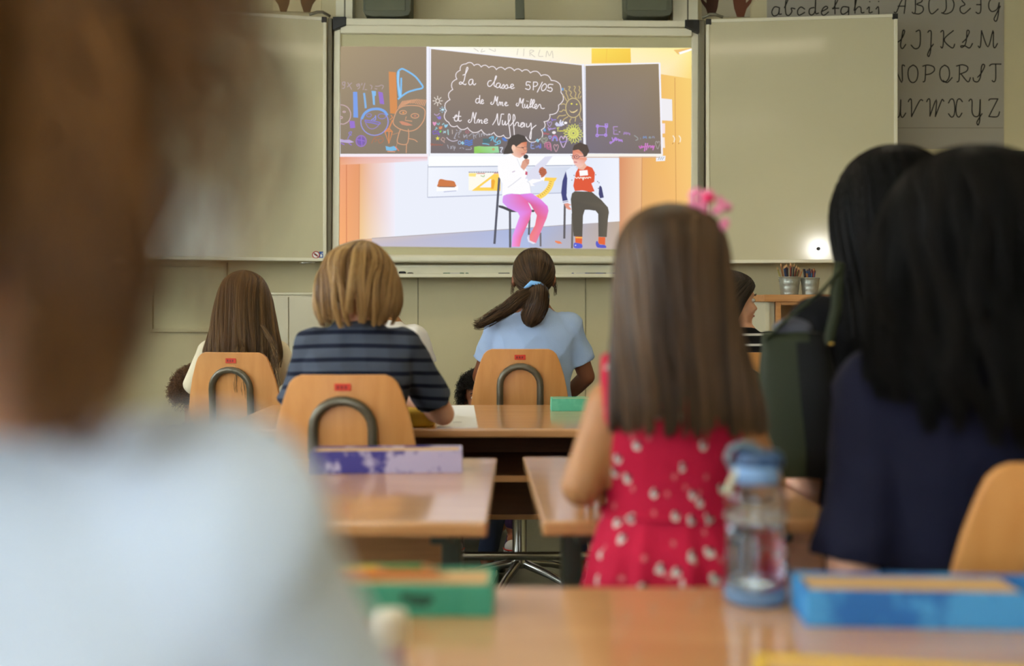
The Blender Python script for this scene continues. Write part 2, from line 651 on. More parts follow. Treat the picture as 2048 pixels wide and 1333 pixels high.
def hair_from_rings(rings, n, seed, r=0.0010, seg=16, tip=0.15, wave=0.02, clump=0.4, nclump=40, s0=0.9, s1=1.03, start=0.35, freq=7.0, shell=0.9, flare=0.0):
    """rings: (z, cx, cy, rx, ry, th) from crown to tips in the head's frame; th = half opening measured from the back.
    Returns vertices and quads of a solid hair body plus n separate strands lying over it."""
    G = resample(rings)
    L = np.concatenate([[0], np.cumsum(np.linalg.norm(np.diff(G[:, [0, 3, 4]], axis=0), axis=1))])
    L /= L[-1]
    rs = np.random.RandomState(seed)

    def pos(t, u, s):
        g = [np.interp(u, L, G[:, k]) for k in range(6)]
        th = t * g[5]
        return np.stack([g[1] + s * g[3] * np.sin(th), g[2] - s * g[4] * np.cos(th), g[0]], axis=-1)
    # solid body, ending in ragged locks
    nu, nt = 26, 60
    ts = np.linspace(-1, 1, nt)
    ue = 1 - tip * (.75 + .55 * rs.rand(nt))
    ue = np.convolve(np.pad(ue, 1, mode='edge'), [.25, .5, .25], 'valid')
    TT = np.repeat(ts[None, :], nu, 0)
    UU = np.linspace(0, 1, nu)[:, None] * ue[None, :]
    lump = 1 + (0.022 * np.sin(TT * 19 + seed) + 0.016 * np.sin(TT * 43 + 2 * seed)) * UU
    outer = pos(TT, UU, shell * lump)
    inner = pos(TT, UU, shell * 0.72 * lump)
    V = np.concatenate([outer.reshape(-1, 3), inner.reshape(-1, 3)])
    I = np.arange(nu * nt).reshape(nu, nt)
    O = nu * nt
    Q = []
    for i in range(nu - 1):
        for j in range(nt - 1):
            Q.append((I[i, j], I[i, j + 1], I[i + 1, j + 1], I[i + 1, j]))
            Q.append((O + I[i, j], O + I[i + 1, j], O + I[i + 1, j + 1], O + I[i, j + 1]))
        for j in (0, nt - 1):
            Q.append((I[i, j], I[i + 1, j], O + I[i + 1, j], O + I[i, j]))
    for j in range(nt - 1):
        Q.append((I[nu - 1, j], I[nu - 1, j + 1], O + I[nu - 1, j + 1], O + I[nu - 1, j]))
    tone0 = np.full(len(V), .25)
    # strands, gathered into locks that differ in length, lift and tone
    t = rs.uniform(-1, 1, n)
    u0 = rs.uniform(0, 1, n) ** 1.6 * start
    ci = np.round(t * nclump + rs.normal(size=n) * 0.35).astype(int)
    key = (np.sin(ci * 12.9898 + seed) * 43758.5453) % 1.0
    key2 = (np.sin(ci * 78.233 + 2 * seed) * 12543.123) % 1.0
    u1 = 1 - tip * (.55 * key + .45 * rs.rand(n) ** 1.3)
    k = np.linspace(0, 1, seg)
    U = u0[:, None] + (u1 - u0)[:, None] * k[None, :]
    tc = ci / nclump
    T_ = t[:, None] + (tc - t)[:, None] * clump * U ** 1.2
    ph = rs.rand(n) * 6.28
    cph = key * 6.28
    T_ = T_ + wave * U * np.sin(freq * U + cph[:, None] + .6 * ph[:, None] / 6.28) + wave * 0.35 * U * rs.normal(size=n)[:, None]
    s = rs.uniform(s0, s1, n)[:, None] + 0.05 * (key2 - .5)[:, None] * U + 0.02 * np.sin(U * freq * 1.3 + cph[:, None] * 1.7) * U + flare * U ** 3 * (.5 * key2 + .5 * rs.rand(n))[:, None]
    P = pos(np.clip(T_, -1.02, 1.02), U, s)
    V2, Q2 = strands_mesh(P, r * rs.uniform(0.7, 1.3, n))
    tone = np.clip(.62 * key2 + .38 * rs.rand(n), 0, 1)
    return [(V, np.array(Q), tone0), (V2, Q2, np.repeat(tone, seg * 3))]


def bundle(path, radii, n, seed, r=0.0010, seg=18, wave=0.004, freq=9.0, tip=0.15, flat=1.0):
    """A lock of hair: strands filling a tube along a path."""
    C = catmull(path, 10)
    T, U, W = frames(C)
    rr = np.interp(np.linspace(0, 1, len(C)), np.linspace(0, 1, len(radii)), radii)
    rs = np.random.RandomState(seed)
    a = rs.rand(n) * 6.28
    q = np.sqrt(rs.rand(n))
    u1 = 1 - tip * rs.rand(n)
    k = np.linspace(0, 1, seg)
    X = (u1[:, None] * k[None, :]) * (len(C) - 1)
    base = np.arange(len(C))
    it = lambda A: np.stack([np.interp(X, base, A[:, j]) for j in range(3)], axis=-1)
    c, u, w_ = it(C), it(U), it(W)
    rad = np.interp(X, base, rr)
    ph = rs.rand(n)[:, None] * 6.28
    off1 = rad * q[:, None] * np.cos(a)[:, None] + wave * np.sin(freq * k[None, :] + ph) * k
    off2 = rad * q[:, None] * np.sin(a)[:, None] * flat + wave * np.cos(freq * 0.8 * k[None, :] + ph) * k
    return strands_mesh(c + off1[..., None] * u + off2[..., None] * w_, r * rs.uniform(0.7, 1.3, n))


def core(path, radii, n=12, flat=1.0):
    C = catmull(path, 8)
    rr = np.interp(np.linspace(0, 1, len(C)), np.linspace(0, 1, len(radii)), radii)
    T, U, W = frames(C)
    ang = np.arange(n) * 2 * PI / n
    V = np.array([[C[i] + rr[i] * (math.cos(q) * U[i] + flat * math.sin(q) * W[i]) for q in ang] for i in range(len(C))]).reshape(-1, 3)
    I = np.arange(len(C) * n).reshape(len(C), n)
    Q = np.stack([I[:-1], np.roll(I[:-1], -1, 1), np.roll(I[1:], -1, 1), I[1:]], -1).reshape(-1, 4)
    return V, Q


def curls(c, rad, n, seed, zmin=-0.3, coil=0.008, length=0.07, r=0.0011, front=None):
    """Springy curls standing off an ellipsoid."""
    rs = np.random.RandomState(seed)
    d = rs.normal(size=(n * 3, 3)); d /= np.linalg.norm(d, axis=1)[:, None]
    d = d[d[:, 2] > zmin]
    if front is not None:
        d = d[~((d[:, 1] > front) & (d[:, 2] < 0.45))]
    d = d[:n]
    n = len(d)
    base = np.asarray(c) + d * np.asarray(rad) * rs.uniform(0.78, 1.0, n)[:, None]
    e = np.cross(d, rs.normal(size=(n, 3))); e /= np.linalg.norm(e, axis=1)[:, None]
    f = np.cross(d, e)
    k = np.linspace(0, 1, 26)
    ax = d * 0.45 + e * 0.75 + np.array([0, 0, -0.25])
    ph = rs.rand(n)[:, None] * 6.28
    turns = rs.uniform(2.0, 3.6, n)[:, None] * 6.28
    P = base[:, None, :] + ax[:, None, :] * (length * rs.uniform(0.6, 1.1, n))[:, None, None] * k[None, :, None]
    P = P + coil * (np.cos(turns * k + ph)[..., None] * d[:, None, :] + np.sin(turns * k + ph)[..., None] * f[:, None, :])
    return strands_mesh(P, r)


def merge(parts):
    """Joins hair pieces; every strand (or solid body) keeps one tone, streaks included."""
    V, Q, T, k = [], [], [], 0
    rs = np.random.RandomState(1)
    for p in parts:
        v, q = p[0], p[1]
        if len(p) > 2:
            T.append(p[2])
        elif len(v) % 3 == 0 and len(v) > 900:
            per = p[3] if len(p) > 3 else 54
            T.append(np.repeat(rs.rand(len(v) // per + 1), per)[:len(v)])
        else:
            T.append(np.full(len(v), .35))
        V.append(v); Q.append(np.asarray(q) + k); k += len(v)
    return np.concatenate(V), np.concatenate(Q), np.concatenate(T)


def PX(px, py, d):
    """Point at distance d that stands at picture place (px, py)."""
    return ((px - 1024.0) * d / FPX, d, CAM_H + (HOR - py) * d / FPX)


class Drawing:
    """Flat drawing on a plane: polygons and strokes with colours, each layer a hair nearer than the last."""
    def __init__(self, to_plane, step=0.00003):
        self.tp = to_plane
        self.v, self.f, self.c = [], [], []
        self.z = 0.0
        self.step = step

    def _t(self, P, crop):
        P = np.asarray(P, float)
        if crop is not None:
            P = P / crop[2] + np.array(crop[:2])
        return P

    def poly(self, P, col, crop=None, smooth=0):
        P = self._t(P, crop)
        if smooth:
            P = catmull(P, smooth, True)
            col = col if isinstance(col[0], (int, float)) else col[0]
        cols = [col] * len(P) if isinstance(col[0], (int, float)) else col
        self.z += self.step
        k = len(self.v)
        for p in P:
            self.v.append(self.tp(p[0], p[1], self.z))
        tri = tessellate_polygon([[Vector((p[0], p[1], 0)) for p in P]])
        for t in tri:
            self.f.append([k + i for i in t])
        self.c.extend([(*lin(c), 1.0) for c in cols])

    def stroke(self, P, wpx, col, crop=None, smooth=4, closed=False):
        P = self._t(P, crop)
        if smooth and len(P) > 2:
            P = catmull(P, smooth, closed)
        if closed:
            P = np.vstack([P, P[:1]])
        if len(P) < 2:
            return
        T = np.gradient(P, axis=0)
        T /= np.linalg.norm(T, axis=1)[:, None] + 1e-9
        N = np.stack([-T[:, 1], T[:, 0]], 1) * wpx / 2
        self.z += self.step * 0.2
        k = len(self.v)
        A, B = P + N, P - N
        A[0] -= T[0] * wpx / 3; B[0] -= T[0] * wpx / 3
        A[-1] += T[-1] * wpx / 3; B[-1] += T[-1] * wpx / 3
        for a, b in zip(A, B):
            self.v.append(self.tp(a[0], a[1], self.z)); self.v.append(self.tp(b[0], b[1], self.z))
        for i in range(len(P) - 1):
            self.f.append([k + 2 * i, k + 2 * i + 1, k + 2 * i + 3, k + 2 * i + 2])
        self.c.extend([(*lin(col), 1.0)] * (2 * len(P)))

    def ellipse(self, c, rx, ry, wpx, col, crop=None, rot=0.0, fill=False):
        a = np.linspace(0, 2 * PI, 24, endpoint=False)
        x, y = rx * np.cos(a), ry * np.sin(a)
        P = np.stack([c[0] + x * math.cos(rot) - y * math.sin(rot), c[1] + x * math.sin(rot) + y * math.cos(rot)], 1)
        if fill:
            self.poly(P, col, crop)
        else:
            self.stroke(P, wpx, col, crop, 0, True)

    def build(self, name, m, parent=None, veil=0.0):
        me = bpy.data.meshes.new(name)
        me.from_pydata(self.v, [], self.f)
        self.c = [(min(1, r + veil), min(1, g + veil * .93), min(1, b + veil * .86), 1) for r, g, b, _ in self.c]
        at = me.color_attributes.new('ink', 'FLOAT_COLOR', 'POINT')
        at.data.foreach_set('color', np.array(self.c, dtype=np.float32).ravel())
        me.materials.append(m)
        return link(bpy.data.objects.new(name, me), parent)


# ------------------------------------------------------------------ the room
WALL = 5.55
XL, XR, YB, ZC = -3.2, 3.2, -2.6, 2.95


def struct(name, mb, m, parent=None, **kw):
    o = mb.build(name, m, parent, **kw)
    if parent is None:
        o['kind'] = 'structure'
    return o


struct('floor', MB().span((XL - .2, YB - .2, -.1), (XR + .2, WALL + .2, 0)), M['floor'])
struct('ceiling', MB().span((XL - .2, YB - .2, ZC), (XR + .2, WALL + .2, ZC + .1)), M['ceiling'])
struct('wall_front', MB().span((XL - .2, WALL, 0), (XR + .2, WALL + .15, ZC)), M['wall'])
struct('wall_right', MB().span((XR, YB, 0), (XR + .15, WALL, ZC)), M['wall'])
mb = MB().span((XL, YB - .15, 0), (XR, YB, 1.05)).span((XL, YB - .15, 2.65), (XR, YB, ZC)).span((XL, YB - .15, 1.05), (-2.05, YB, 2.65)).span((.05, YB - .15, 1.05), (XR, YB, 2.65))
struct('wall_back', mb, M['wall'])
f = MB()
for a, b in (((-2.05, 1.05), (.05, 1.11)), ((-2.05, 2.59), (.05, 2.65)), ((-2.05, 1.05), (-1.99, 2.65)), ((-.01, 1.05), (.05, 2.65)), ((-1.03, 1.05), (-.97, 2.65))):
    f.span((a[0], YB - .11, a[1]), (b[0], YB - .04, b[1]))
fo = struct('window_4', f, M['tray'])  # unseen window added in the back wall to let the fill light in
MB().span((-2.0, YB - .078, 1.1), (0, YB - .072, 2.6)).build('pane', M['glass'], fo)
WZ0, WZ1, WHW = 0.95, 2.55, 0.8
mb = MB().span((XL - .15, YB, 0), (XL, WALL, WZ0)).span((XL - .15, YB, WZ1), (XL, WALL, ZC))
ys = [YB] + [y for wy in WIN_Y for y in (wy - WHW, wy + WHW)] + [WALL]
for i in range(0, len(ys), 2):
    mb.span((XL - .15, ys[i], WZ0), (XL, ys[i + 1], WZ1))
struct('wall_left', mb, M['wall'])
for i, wy in enumerate(WIN_Y):
    f = MB()
    for a, b in (((wy - WHW, WZ0), (wy - WHW + .06, WZ1)), ((wy + WHW - .06, WZ0), (wy + WHW, WZ1)), ((wy - WHW, WZ0), (wy + WHW, WZ0 + .06)),
                 ((wy - WHW, WZ1 - .06), (wy + WHW, WZ1)), ((wy - .03, WZ0), (wy + .03, WZ1))):
        f.span((XL - .11, a[0], a[1]), (XL - .04, b[0], b[1]))
    fo = struct('window_%d' % (i + 1), f, M['tray'])
    g = MB().span((XL - .078, wy - WHW + .05, WZ0 + .05), (XL - .072, wy + WHW - .05, WZ1 - .05)).build('pane', M['glass'], fo)
struct('baseboard_front', MB().span((XL, WALL - .015, 0), (XR, WALL, .09)), M['alu_dark'])
# joints between the wall boards
for i, px in enumerate((1171, 836)):
    x = PX(px, 0, WALL)[0]
    struct('trim_%d' % (i + 1), MB().span((x - .002, WALL - .003, .09), (x + .002, WALL, 1.25)), M['wall_groove'])
for i, ly in enumerate((0.6, 3.6)):
    t = thing('ceiling_lamp', 'long white ceiling lamp over the %s' % ('rear desks' if i == 0 else 'front desks'), 'lamp', (0.3, ly, ZC), group='ceiling lamps')
    MB().span((-1.5, -.13, -.07), (1.5, .13, 0)).build('lamp_housing', M['tray'], t, bevel=.01)

# ------------------------------------------------------------------ whiteboard with two wings and the projected picture
DB = 5.40
board = thing('folding_whiteboard', 'large grey-framed folding whiteboard with a class picture projected on it, on the front wall', 'whiteboard', (0, 0, 0))


def quadprism(pts, d0, d1):
    """Picture-measured outline at distance d0, thickness back to d1."""
    f = [PX(x, y, d0) for x, y in pts]
    return f, [(p[0], d1, p[2]) for p in f]


def bar(name, pts, m, d0=DB - .012, d1=DB + .05, bevel=.004, parent=board):
    return MB().hexa(*quadprism(pts, d0, d1)).build(name, m, parent, bevel=bevel)


bar('projection_surface', [(668, 48), (1396, 52), (1396, 524), (664, 520)], M['screen_edge'], DB, DB + .05, 0)
bar('roller_case', [(681, 50), (1384, 56), (1384, 72), (681, 66)], M['alu'], DB - .03, DB + .02)
bar('top_rail', [(668, 36), (1396, 41), (1396, 54), (668, 50)], M['alu'], DB - .04, DB + .05, .006)
bar('side_rail', [(668, 40), (681, 40), (678, 520), (664, 520)], M['alu'])
bar('side_rail', [(1384, 44), (1397, 44), (1396, 524), (1382, 524)], M['alu'])
bar('bottom_rail', [(664, 509), (1396, 513), (1396, 528), (664, 524)], M['alu'], DB - .04, DB + .05, .012)
bar('corner_cap', [(665, 33), (692, 33), (692, 50), (665, 60)], M['black'], DB - .045, DB + .05)
bar('corner_cap', [(1370, 39), (1399, 39), (1399, 66), (1370, 54)], M['black'], DB - .045, DB + .05)
bar('edge_profile', [(655, 36), (664, 36), (662, 523), (653, 523)], M['alu_dark'], DB - .03, DB + .05)
bar('edge_profile', [(1398, 40), (1410, 40), (1407, 526), (1396, 526)], M['alu_dark'], DB - .03, DB + .05)

# the projected picture: its own drawing on the screen, colour and all
D = Drawing(lambda x, y, z: (PX(x, y, DB)[0], DB - .001 - z, PX(x, y, DB)[2]))
C1, C2, C3, C4, C5 = (880, 110, 7.404), (680, 130, 7.016), (860, 180, 10.256), (1060, 160, 8.883), (1160, 220, 8.904)
C6, C7, Z3, Z4 = (980, 260, 5.554), (1110, 280, 6.06), (660, 300, 5.12), (960, 260, 4.6545)
BLK = [(112, 98, 82), (104, 91, 78), (88, 78, 74), (92, 80, 68)]
WHT = (238, 228, 232)
D.poly([(680, 93), (1383, 96), (1382, 500), (679, 490)], (232, 236, 248))
# lower wall, left part: orange cupboard side fading into the white wall
D.poly([(718, 314), (790, 314), (790, 477), (718, 480)], [(232, 168, 118), (238, 232, 246), (238, 236, 248), (240, 200, 140)])
D.poly([(679, 314), (720, 314), (719, 490), (679, 490)], [(236, 158, 118), (226, 150, 104), (232, 164, 112), (246, 170, 110)])
D.stroke([(693, 316), (693, 490)], 1.6, (206, 122, 80)); D.stroke([(719, 316), (718, 480)], 1.4, (212, 140, 96))
D.poly([(681, 312), (855, 312), (855, 322), (681, 330)], [(226, 150, 120), (222, 170, 170), (238, 226, 240), (236, 168, 126)])
# floor
D.poly([(716, 479), (744, 477), (1058, 456), (1239, 442), (1383, 450), (1382, 500), (1240, 498), (679, 491)],
       [(222, 180, 140), (206, 190, 190), (168, 184, 222), (182, 164, 150), (214, 170, 130), (200, 166, 134), (188, 166, 146), (206, 178, 158)])
D.poly([(744, 477), (1058, 456), (1058, 496), (744, 493)], [(206, 190, 186), (164, 180, 222), (172, 186, 226), (196, 186, 198)])
D.poly([(1058, 456), (1239, 442), (1240, 499), (1058, 496)], [(164, 180, 222), (186, 166, 148), (194, 172, 154), (172, 182, 214)])
D.stroke([(744, 477), (1058, 456), (1239, 442)], 1.2, (168, 160, 162), smooth=0)
# top wall
D.poly([(838, 94), (1383, 96), (1383, 160), (1318, 150), (1168, 134), (862, 99)], [(255, 252, 240), (255, 236, 150), (250, 216, 120), (255, 232, 190), (255, 240, 214), (255, 255, 250)])
D.poly([(1183, 97), (1261, 97), (1262, 126), (1183, 127)], [(250, 220, 84), (248, 206, 70), (240, 196, 64), (248, 206, 80)])
D.stroke([(1214, 98), (1212, 126)], 1, (240, 190, 70))
D.poly([(1347, 100), (1383, 96), (1383, 100), (1356, 109)], (238, 192, 110)); D.poly([(1357, 105), (1383, 97), (1383, 101), (1360, 109)], (255, 255, 255))
for p in ([(948, 97), (957, 103)], [(965, 98), (962, 104), (970, 102)], [(978, 98), (990, 103), (990, 98)], [(1036, 98), (1034, 110)], [(1048, 98), (1047, 112)], [(1060, 112), (1060, 101), (1068, 102), (1061, 107), (1070, 114)],
          [(1080, 100), (1077, 112), (1086, 113)], [(1092, 114), (1094, 102), (1099, 112), (1104, 102), (1106, 116)]):
    D.stroke(p, 1.1, (196, 186, 176))
# right cupboard
D.poly([(1318, 148), (1383, 158), (1383, 500), (1239, 498), (1238, 312), (1318, 312)], [(240, 190, 100), (246, 206, 110), (246, 190, 116), (214, 160, 112), (222, 150, 100), (238, 180, 96)])
D.poly([(1238, 313), (1284, 313), (1283, 498), (1239, 498)], [(216, 140, 96), (238, 184, 130), (232, 180, 128), (208, 150, 110)])
D.stroke([(1284, 314), (1282, 498)], 1.6, (206, 146, 96)); D.stroke([(1349.6, 156), (1353, 500)], 1.3, (206, 150, 80))
for x in (1348, 1360):
    D.stroke([(x - 2, 272), (x + 1, 277), (x, 284)], 2.0, (250, 236, 210)); D.stroke([(x - 2, 286), (x - 3, 288)], 1.2, (160, 100, 50))
D.poly([(1322, 197), (1344, 199), (1345, 242), (1323, 241)], (238, 236, 240))
D.poly([(1323, 247), (1330, 247), (1330, 267), (1323, 268)], (246, 226, 226)); D.poly([(1323, 275), (1329, 275), (1330, 296), (1323, 296)], (246, 232, 220))
D.poly([(1312, 312), (1331, 312), (1330, 322), (1312, 323)], (240, 242, 250))
for k in range(3):
    D.stroke([(1316 + 4 * k, 320), (1320 + 4 * k, 314)], 1, (120, 130, 140))
# white wall panel on the far side, ledges
D.poly([(1168, 312), (1238, 318), (1239, 443), (1165, 448)], [(226, 232, 248), (236, 240, 252), (240, 242, 250), (236, 240, 252)])
D.stroke([(1238, 318), (1239, 443)], 1.2, (206, 206, 214))
D.poly([(857, 310), (1160, 312), (1160, 332), (857, 334)], (250, 252, 255))
D.stroke([(857, 334), (1000, 333), (1160, 331)], 2.0, (170, 178, 200), smooth=0)
D.poly([(856, 336), (1160, 334), (1160, 384), (856, 394)], [(240, 243, 253), (206, 214, 232), (214, 222, 240), (238, 242, 253)])
D.stroke([(856, 395), (1160, 385)], 1.8, (178, 184, 208)); D.stroke([(856, 330), (855, 395)], 1.5, (196, 200, 214))
# eraser on its little shelf, calendar, set square, protractor
D.poly([(873, 374), (916, 372), (916, 381), (873, 383)], (252, 252, 250)); D.stroke([(888, 384), (912, 382)], 1.5, (176, 180, 214))
D.poly([(1105, 350), (1125, 300), (1190, 310), (1265, 320), (1285, 350), (1280, 380), (1110, 380)], (204, 118, 62), Z3, 3)
D.stroke([(1115, 378), (1275, 380)], 1.6, (120, 80, 60), Z3)
D.poly([(1420, 236), (1725, 236), (1725, 415), (1420, 415)], (252, 248, 236), Z3)
D.poly([(1420, 240), (1500, 240), (1490, 275), (1422, 272)], (255, 228, 130), Z3); D.stroke([(1505, 242), (1585, 242)], 1.3, (200, 70, 50), Z3)
D.stroke([(1680, 238), (1722, 238)], 1.3, (200, 70, 50), Z3); D.stroke([(1545, 265), (1575, 275), (1580, 258)], 1.5, (160, 190, 130), Z3)
for k in range(17):
    D.ellipse((1427 + 18 * k, 229), 5, 7, 1, (80, 70, 70), Z3, fill=True)
YEL = (252, 210, 84)
D.poly([(1450, 420), (1680, 245), (1745, 245), (1745, 420)], YEL, Z3); D.poly([(1530, 385), (1650, 295), (1650, 385)], (244, 244, 252), Z3)
D.poly([(1650, 315), (1675, 300), (1690, 320), (1675, 400), (1650, 400)], (240, 170, 40), Z3)
arc = [(110 + 0, 0)]
A = np.linspace(R(2), R(78), 14)
outer = [(1052 + 57 * math.cos(a), 358 + 47 * math.sin(a)) for a in A]; inner = [(1052 + 46 * math.cos(a), 358 + 37 * math.sin(a)) for a in A[::-1]]
D.poly(outer + inner, (250, 214, 96)); D.poly([(1086, 355), (1114, 356), (1110, 363), (1086, 362)], (252, 208, 80))
for a in A[1:]:
    D.stroke([(1052 + 48 * math.cos(a), 358 + 39 * math.sin(a)), (1052 + 52 * math.cos(a), 358 + 43 * math.sin(a))], 1.2, (200, 150, 40))
# three blackboards with white frames
D.poly([(681, 93), (853, 94), (853, 308), (681, 308)], [(164, 145, 114), (150, 132, 110), (128, 116, 100), (134, 120, 102)])
D.poly([(862, 98), (1164, 131), (1167, 308), (860, 307)], [(154, 136, 114), (142, 126, 104), (100, 94, 104), (112, 102, 104)])
D.poly([(1171, 132), (1317, 128), (1322, 308), (1172, 307)], [(136, 120, 100), (144, 126, 98), (120, 106, 96), (114, 106, 122)])
for a, b, w_ in (((856, 95), (857, 312), 5), ((861, 97), (860, 312), 2.4), ((1166, 130), (1170, 312), 5), ((1319, 127), (1324, 310), 3.4),
                 ((1171, 130.5), (1318, 126.5), 2.4), ((862, 97.5), (1164, 130), 1.6)):
    D.stroke([a, b], w_, (240, 240, 250))
D.stroke([(859, 97), (858.5, 312)], .8, (190, 190, 206)); D.stroke([(1168.6, 132), (1172.3, 312)], .8, (180, 180, 196))
D.poly([(681, 308.5), (856, 308.5), (856, 314), (681, 314)], (244, 232, 240)); D.poly([(1171, 308), (1325, 308), (1325, 313.5), (1171, 313.5)], (244, 240, 232)); D.poly([(859, 307.5), (1168, 308), (1168, 313), (859, 313)], (242, 244, 250))
D.stroke([(1172, 315), (1318, 315)], 1.6, (206, 170, 140))

# chalk: the cloud and the writing
cusps = [(385, 135), (505, 160), (610, 180), (722, 190), (835, 220), (962, 220), (1100, 235), (1213, 245), (1338, 268), (1495, 310), (1645, 380), (1790, 555), (1755, 745),
         (1625, 885), (1540, 990), (1500, 1110), (1440, 1270), (1270, 1215)]
cusps2 = [(1050, 1215), (940, 1190), (800, 1150), (612, 1110), (408, 1078), (255, 1050), (130, 1000), (95, 830), (150, 665), (190, 515), (250, 360), (300, 230), (385, 135)]
for seq in (cusps, cusps2):
    for a, b in zip(seq[:-1], seq[1:]):
        a, b = np.array(a, float), np.array(b, float)
        d = b - a
        nrm = np.array([d[1], -d[0]])
        D.stroke([a, a + d * .22 + nrm * .2, a + d * .55 + nrm * .28, a + d * .85 + nrm * .14, b], 1.6, WHT, C1, 5)
TXT = [[(340, 300), (375, 285), (400, 240), (415, 200), (403, 183), (390, 215), (372, 310), (355, 385), (325, 425), (295, 435), (287, 415), (310, 402), (345, 430), (375, 443), (386, 430)],
       [(480, 362), (445, 368), (425, 410), (440, 445), (472, 430), (490, 368), (488, 420), (508, 447), (530, 425)],
       [(760, 382), (725, 390), (705, 430), (722, 466), (760, 455), (810, 385), (837, 325), (824, 318), (806, 400), (800, 450), (822, 474)],
       [(880, 420), (850, 422), (830, 455), (845, 487), (880, 470), (896, 425), (888, 478), (906, 490), (940, 437), (952, 470), (938, 497), (915, 490)],
       [(950, 488), (990, 440), (1003, 475), (990, 500), (967, 495)], [(1003, 488), (1040, 482), (1085, 458), (1080, 437), (1056, 440), (1045, 475), (1063, 500), (1100, 487)],
       [(1340, 405), (1285, 400), (1278, 450), (1315, 445), (1336, 480), (1315, 515), (1265, 500)], [(1380, 520), (1385, 400)], [(1385, 405), (1430, 405), (1446, 435), (1420, 465), (1385, 468)],
       [(1515, 405), (1440, 552)], [(1550, 430), (1515, 460), (1502, 505), (1520, 533), (1560, 510), (1578, 460), (1562, 432), (1550, 430)], [(1672, 440), (1608, 440), (1605, 490), (1640, 485), (1662, 512), (1640, 543), (1585, 523)],
       [(575, 650), (545, 650), (528, 690), (548, 716), (580, 690), (590, 598), (584, 700), (602, 722)], [(605, 702), (640, 685), (630, 663), (610, 680), (610, 710), (628, 725), (648, 712)],
       [(765, 700), (750, 720), (775, 735), (800, 700), (820, 608), (830, 690), (856, 618), (844, 720), (860, 752)], [(872, 745), (880, 700), (895, 705), (900, 745), (907, 708), (926, 705), (925, 748), (940, 752)],
       [(955, 738), (990, 715), (975, 700), (960, 730), (975, 755), (1010, 745)],
       [(1145, 715), (1128, 740), (1150, 758), (1170, 720), (1187, 638), (1200, 720), (1237, 648), (1220, 760), (1238, 788)], [(1255, 730), (1254, 775), (1275, 782), (1295, 735), (1293, 780), (1312, 785), (1362, 700), (1352, 655), (1336, 720), (1340, 780), (1397, 700), (1387, 662), (1371, 730), (1376, 785), (1430, 760), (1425, 730), (1405, 745), (1405, 785), (1430, 796), (1470, 735), (1490, 750), (1497, 787), (1528, 797), (1546, 790)],
       [(1284, 684), (1286, 686)], [(1304, 689), (1306, 691)],
       [(195, 932), (240, 918), (247, 890), (222, 908), (214, 960), (235, 982), (265, 960), (285, 828), (274, 960), (294, 982), (318, 970)], [(245, 908), (310, 912)],
       [(440, 960), (418, 982), (437, 1004), (467, 970), (491, 848), (507, 950), (537, 852), (510, 980), (522, 1014)], [(545, 1010), (560, 960), (580, 965), (576, 1010), (597, 970), (620, 970), (614, 1010), (632, 1012)],
       [(645, 992), (700, 975), (690, 950), (662, 963), (655, 1000), (678, 1016), (706, 1002)],
       [(780, 1036), (830, 950), (851, 868), (856, 1000), (876, 1040), (902, 920), (908, 880), (945, 880)], [(925, 970), (924, 1030), (950, 1032), (970, 980), (968, 1028), (985, 1036), (1037, 960), (1036, 888), (1014, 885), (1014, 1000), (1030, 1100), (1042, 1212)],
       [(1040, 1050), (1107, 960), (1102, 893), (1084, 895), (1084, 1000), (1095, 1100), (1100, 1182)], [(1105, 1052), (1135, 1000), (1162, 1010), (1160, 1052), (1190, 1050), (1205, 1010), (1240, 1008), (1192, 1050), (1212, 1072), (1240, 1050), (1252, 1012), (1250, 1066)],
       [(1282, 1018), (1284, 1066), (1320, 1060), (1347, 1008), (1352, 1100), (1347, 1230), (1335, 1247), (1330, 1200), (1360, 1100), (1422, 1043)]]
for t in TXT:
    D.stroke(t, 1.7, (244, 236, 240), C1, 4)
# left board drawings
BLU, PUR, ORG = (126, 190, 240), (150, 112, 206), (214, 140, 84)
for t in ([(60, 240), (35, 250), (45, 285), (70, 275), (70, 235), (65, 320), (35, 330)], [(110, 250), (165, 345)], [(165, 255), (105, 310)], [(265, 265), (235, 280), (250, 305), (275, 270), (275, 320), (250, 340)], [(310, 260), (305, 285)],
          [(350, 260), (325, 350)], [(350, 348), (378, 350)], [(425, 285), (450, 300), (440, 340)], [(490, 335), (520, 340)], [(500, 300), (545, 300), (580, 285), (610, 300), (590, 340)]):
    D.stroke(t, 1.7, (176, 156, 158), C2)
D.poly([(185, 380), (243, 380), (255, 742), (190, 738)], (120, 158, 232), C2); D.stroke([(340, 405), (352, 500), (362, 600)], 4, (130, 178, 228), C2)
D.poly([(443, 365), (505, 370), (505, 430), (488, 440), (492, 565), (465, 560), (455, 440)], (130, 186, 236), C2); D.poly([(537, 375), (600, 390), (622, 555), (560, 545)], PUR, C2)
D.poly([(685, 95), (785, 105), (805, 600), (785, 690), (705, 680), (690, 300)], (212, 140, 80), C2); D.poly([(133, 785), (205, 790), (215, 885), (145, 890)], PUR, C2)
D.stroke([(860, 190), (855, 420), (835, 450), (815, 300), (810, 120), (850, 65), (900, 65), (1040, 150), (1120, 240), (1162, 320), (1060, 350), (940, 390), (820, 478)], 3.4, BLU, C2)
D.stroke([(825, 100), (820, 260), (850, 440)], 3.4, (150, 204, 246), C2)
D.stroke([(0, 560), (60, 570), (120, 610), (152, 690), (130, 780), (60, 830), (5, 825)], 1.7, (202, 172, 180), C2); D.ellipse((60, 660), 18, 10, 1.5, (202, 172, 180), C2); D.ellipse((20, 740), 16, 14, 1.6, (202, 172, 180), C2)
D.ellipse((485, 800), 192, 190, 1.9, (150, 150, 226), C2)
